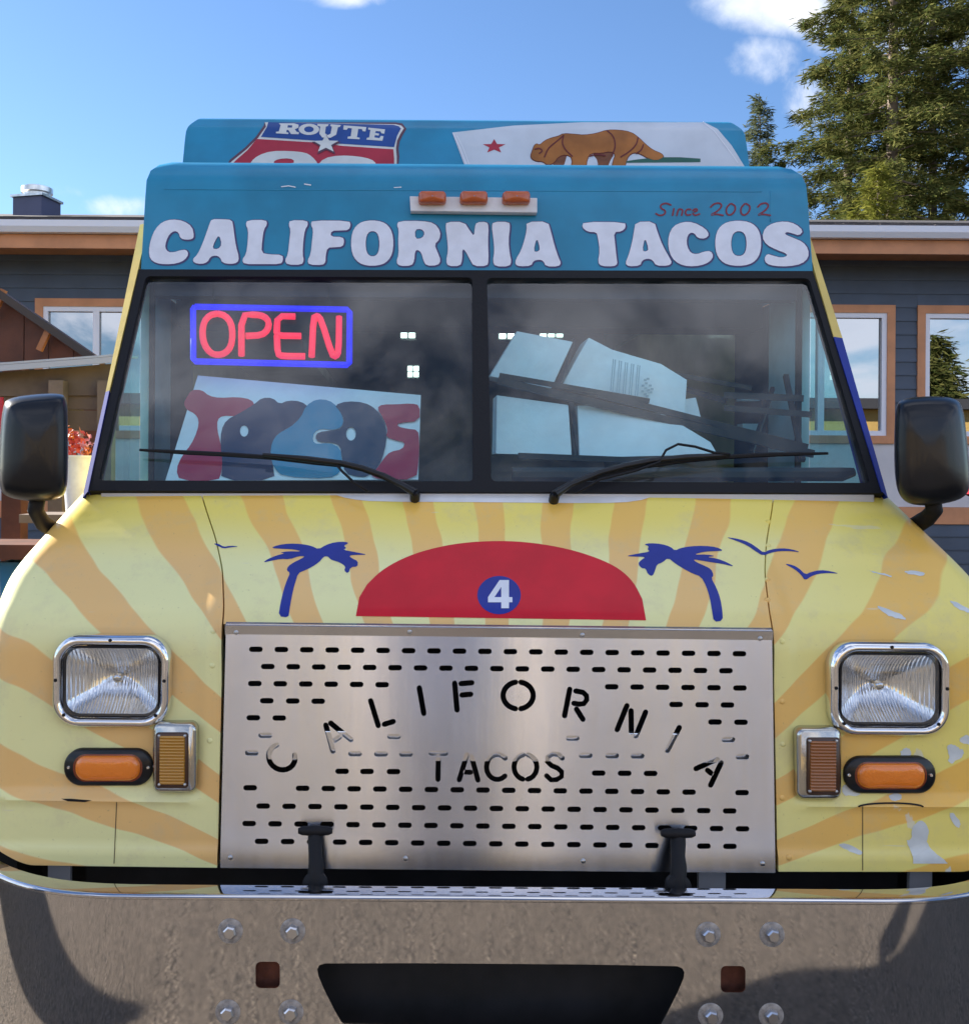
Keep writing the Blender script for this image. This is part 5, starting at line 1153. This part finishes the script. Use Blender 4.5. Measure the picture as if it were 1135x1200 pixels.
# ------------------------------------------------------------------ the photographer, mirrored softly in the steel grille
def skin(name, verts, edges, radii, m, parent, root=0, sub=2):
    me = bpy.data.meshes.new(name); me.from_pydata(verts, edges, []); me.materials.append(m); o = bpy.data.objects.new(name, me); COL.objects.link(o); o.parent = parent
    md = o.modifiers.new('skin', 'SKIN'); md.use_smooth_shade = True
    for i, v in enumerate(me.skin_vertices[0].data): v.radius = (radii[i], radii[i]) if not isinstance(radii[i], tuple) else radii[i]; v.use_root = i == root
    o.modifiers.new('sub', 'SUBSURF').levels = sub; o.modifiers['sub'].render_levels = sub; return o
ph = thing('person', 'person in a dark blue jacket holding up a phone in front of the truck', 'person', (.22, -.55, 0))
SKN = mat('skin', (.50, .29, .20), .5); JKT = mat('navy_jacket', (.018, .026, .07), .7, bump=(30, .2)); TRS = mat('grey_trousers', (.035, .035, .04), .8); HAIR = mat('dark_hair', (.03, .02, .014), .6)
V0 = [(0, 0, .95), (0, -.01, 1.12), (0, -.02, 1.30), (0, -.01, 1.43), (0, .0, 1.52), (0, .02, 1.60), (0, .01, 1.69), (-.19, 0, 1.40), (-.31, .19, 1.16), (-.315, .44, 1.45), (-.305, .49, 1.52), (.19, 0, 1.40), (.22, .22, 1.16), (-.10, .44, 1.45), (-.125, .49, 1.52),
      (-.10, 0, .90), (-.115, .03, .50), (-.12, -.01, .09), (-.13, .14, .04), (.10, 0, .90), (.115, .03, .50), (.12, -.01, .09), (.13, .14, .04)]
E0 = [(0, 1), (1, 2), (2, 3), (3, 4), (4, 5), (5, 6), (3, 7), (7, 8), (8, 9), (9, 10), (3, 11), (11, 12), (12, 13), (13, 14), (0, 15), (15, 16), (16, 17), (17, 18), (0, 19), (19, 20), (20, 21), (21, 22)]
R0 = [(.15, .10), (.13, .095), (.15, .105), (.12, .08), .052, (.075, .09), (.07, .085), .062, .044, .030, .036, .062, .044, .030, .036, .082, .056, .038, .032, .082, .056, .038, .032]
skin('body', V0, E0, R0, SKN, ph)
skin('jacket', [V0[i] for i in (0, 1, 2, 3, 7, 8, 9, 11, 12, 13)], [(0, 1), (1, 2), (2, 3), (3, 4), (4, 5), (5, 6), (3, 7), (7, 8), (8, 9)], [(.19, .135), (.17, .125), (.19, .135), (.15, .105), .085, .064, .046, .085, .064, .046], JKT, ph)
skin('trousers', [V0[i] for i in (0, 15, 16, 17, 19, 20, 21)], [(0, 1), (1, 2), (2, 3), (0, 4), (4, 5), (5, 6)], [(.17, .12), .10, .072, .058, .10, .072, .058], TRS, ph)
skin('hair', [(0, -.01, 1.64), (0, -.02, 1.735)], [(0, 1)], [(.088, .098), (.07, .085)], HAIR, ph)
for sx in (-1, 1):
    q = MB(); q.box((.22 + sx * .125, -.47, .035), (.09, .26, .07)); q.build('shoe', BLACKP, ph, bevel=.02)
    q = MB(); q.lathe((.22 + sx * .03, -.55 + .108, 1.625), (0, 1, 0), [(.012, 0), (.011, .004), (.004, .008)], 12); q.build('eye', BLACKP, ph, smooth=True)
    hx = -.305 if sx < 0 else -.125
    for k_, (dz, l) in enumerate(((.0, .075), (.018, .085), (-.018, .07), (-.034, .055))):
        z0 = 1.53 + dz; d_ = -sx
        skin('finger', [(hx, .48, z0), (hx + sx * .012, .53, z0 + .004), (hx + sx * .004 + d_ * .01, .535 + l * .2, z0 + .004)], [(0, 1), (1, 2)], [.010, .009, .0075], SKN, ph, 0, 1)
    skin('thumb', [(hx, .47, 1.50), (hx + d_ * .02, .487, 1.485), (hx + d_ * .045, .492, 1.50)], [(0, 1), (1, 2)], [.012, .010, .008], SKN, ph, 0, 1)
q = MB(); q.box((.0, -.036, 1.545), (.155, .010, .076)); o = q.build('phone', BLACKP, bevel=.003); tag(o, 'dark phone held sideways in both hands of the person', 'phone')

# added posts and beam, out of view, to put warm streaks in the grille
streak_frame = thing('streak_posts', 'added tan posts and beam behind the person, unseen, for warm streaks in the grille', 'reflection helper', (.35, -3.0, 0))
GTW = mat('streak_tan', (.70, .56, .42), .6, vary=(4, .15), bump=(20, .15))
for x in (-.25, .97): q = MB(); q.box2((x - .07, -3.07, 0), (x + .07, -2.93, 3.3)); q.build('post', GTW, streak_frame, bevel=.006)
q = MB(); q.box2((-.75, -3.09, 3.31), (1.47, -2.91, 3.52)); q.build('beam', GTW, streak_frame, bevel=.006)
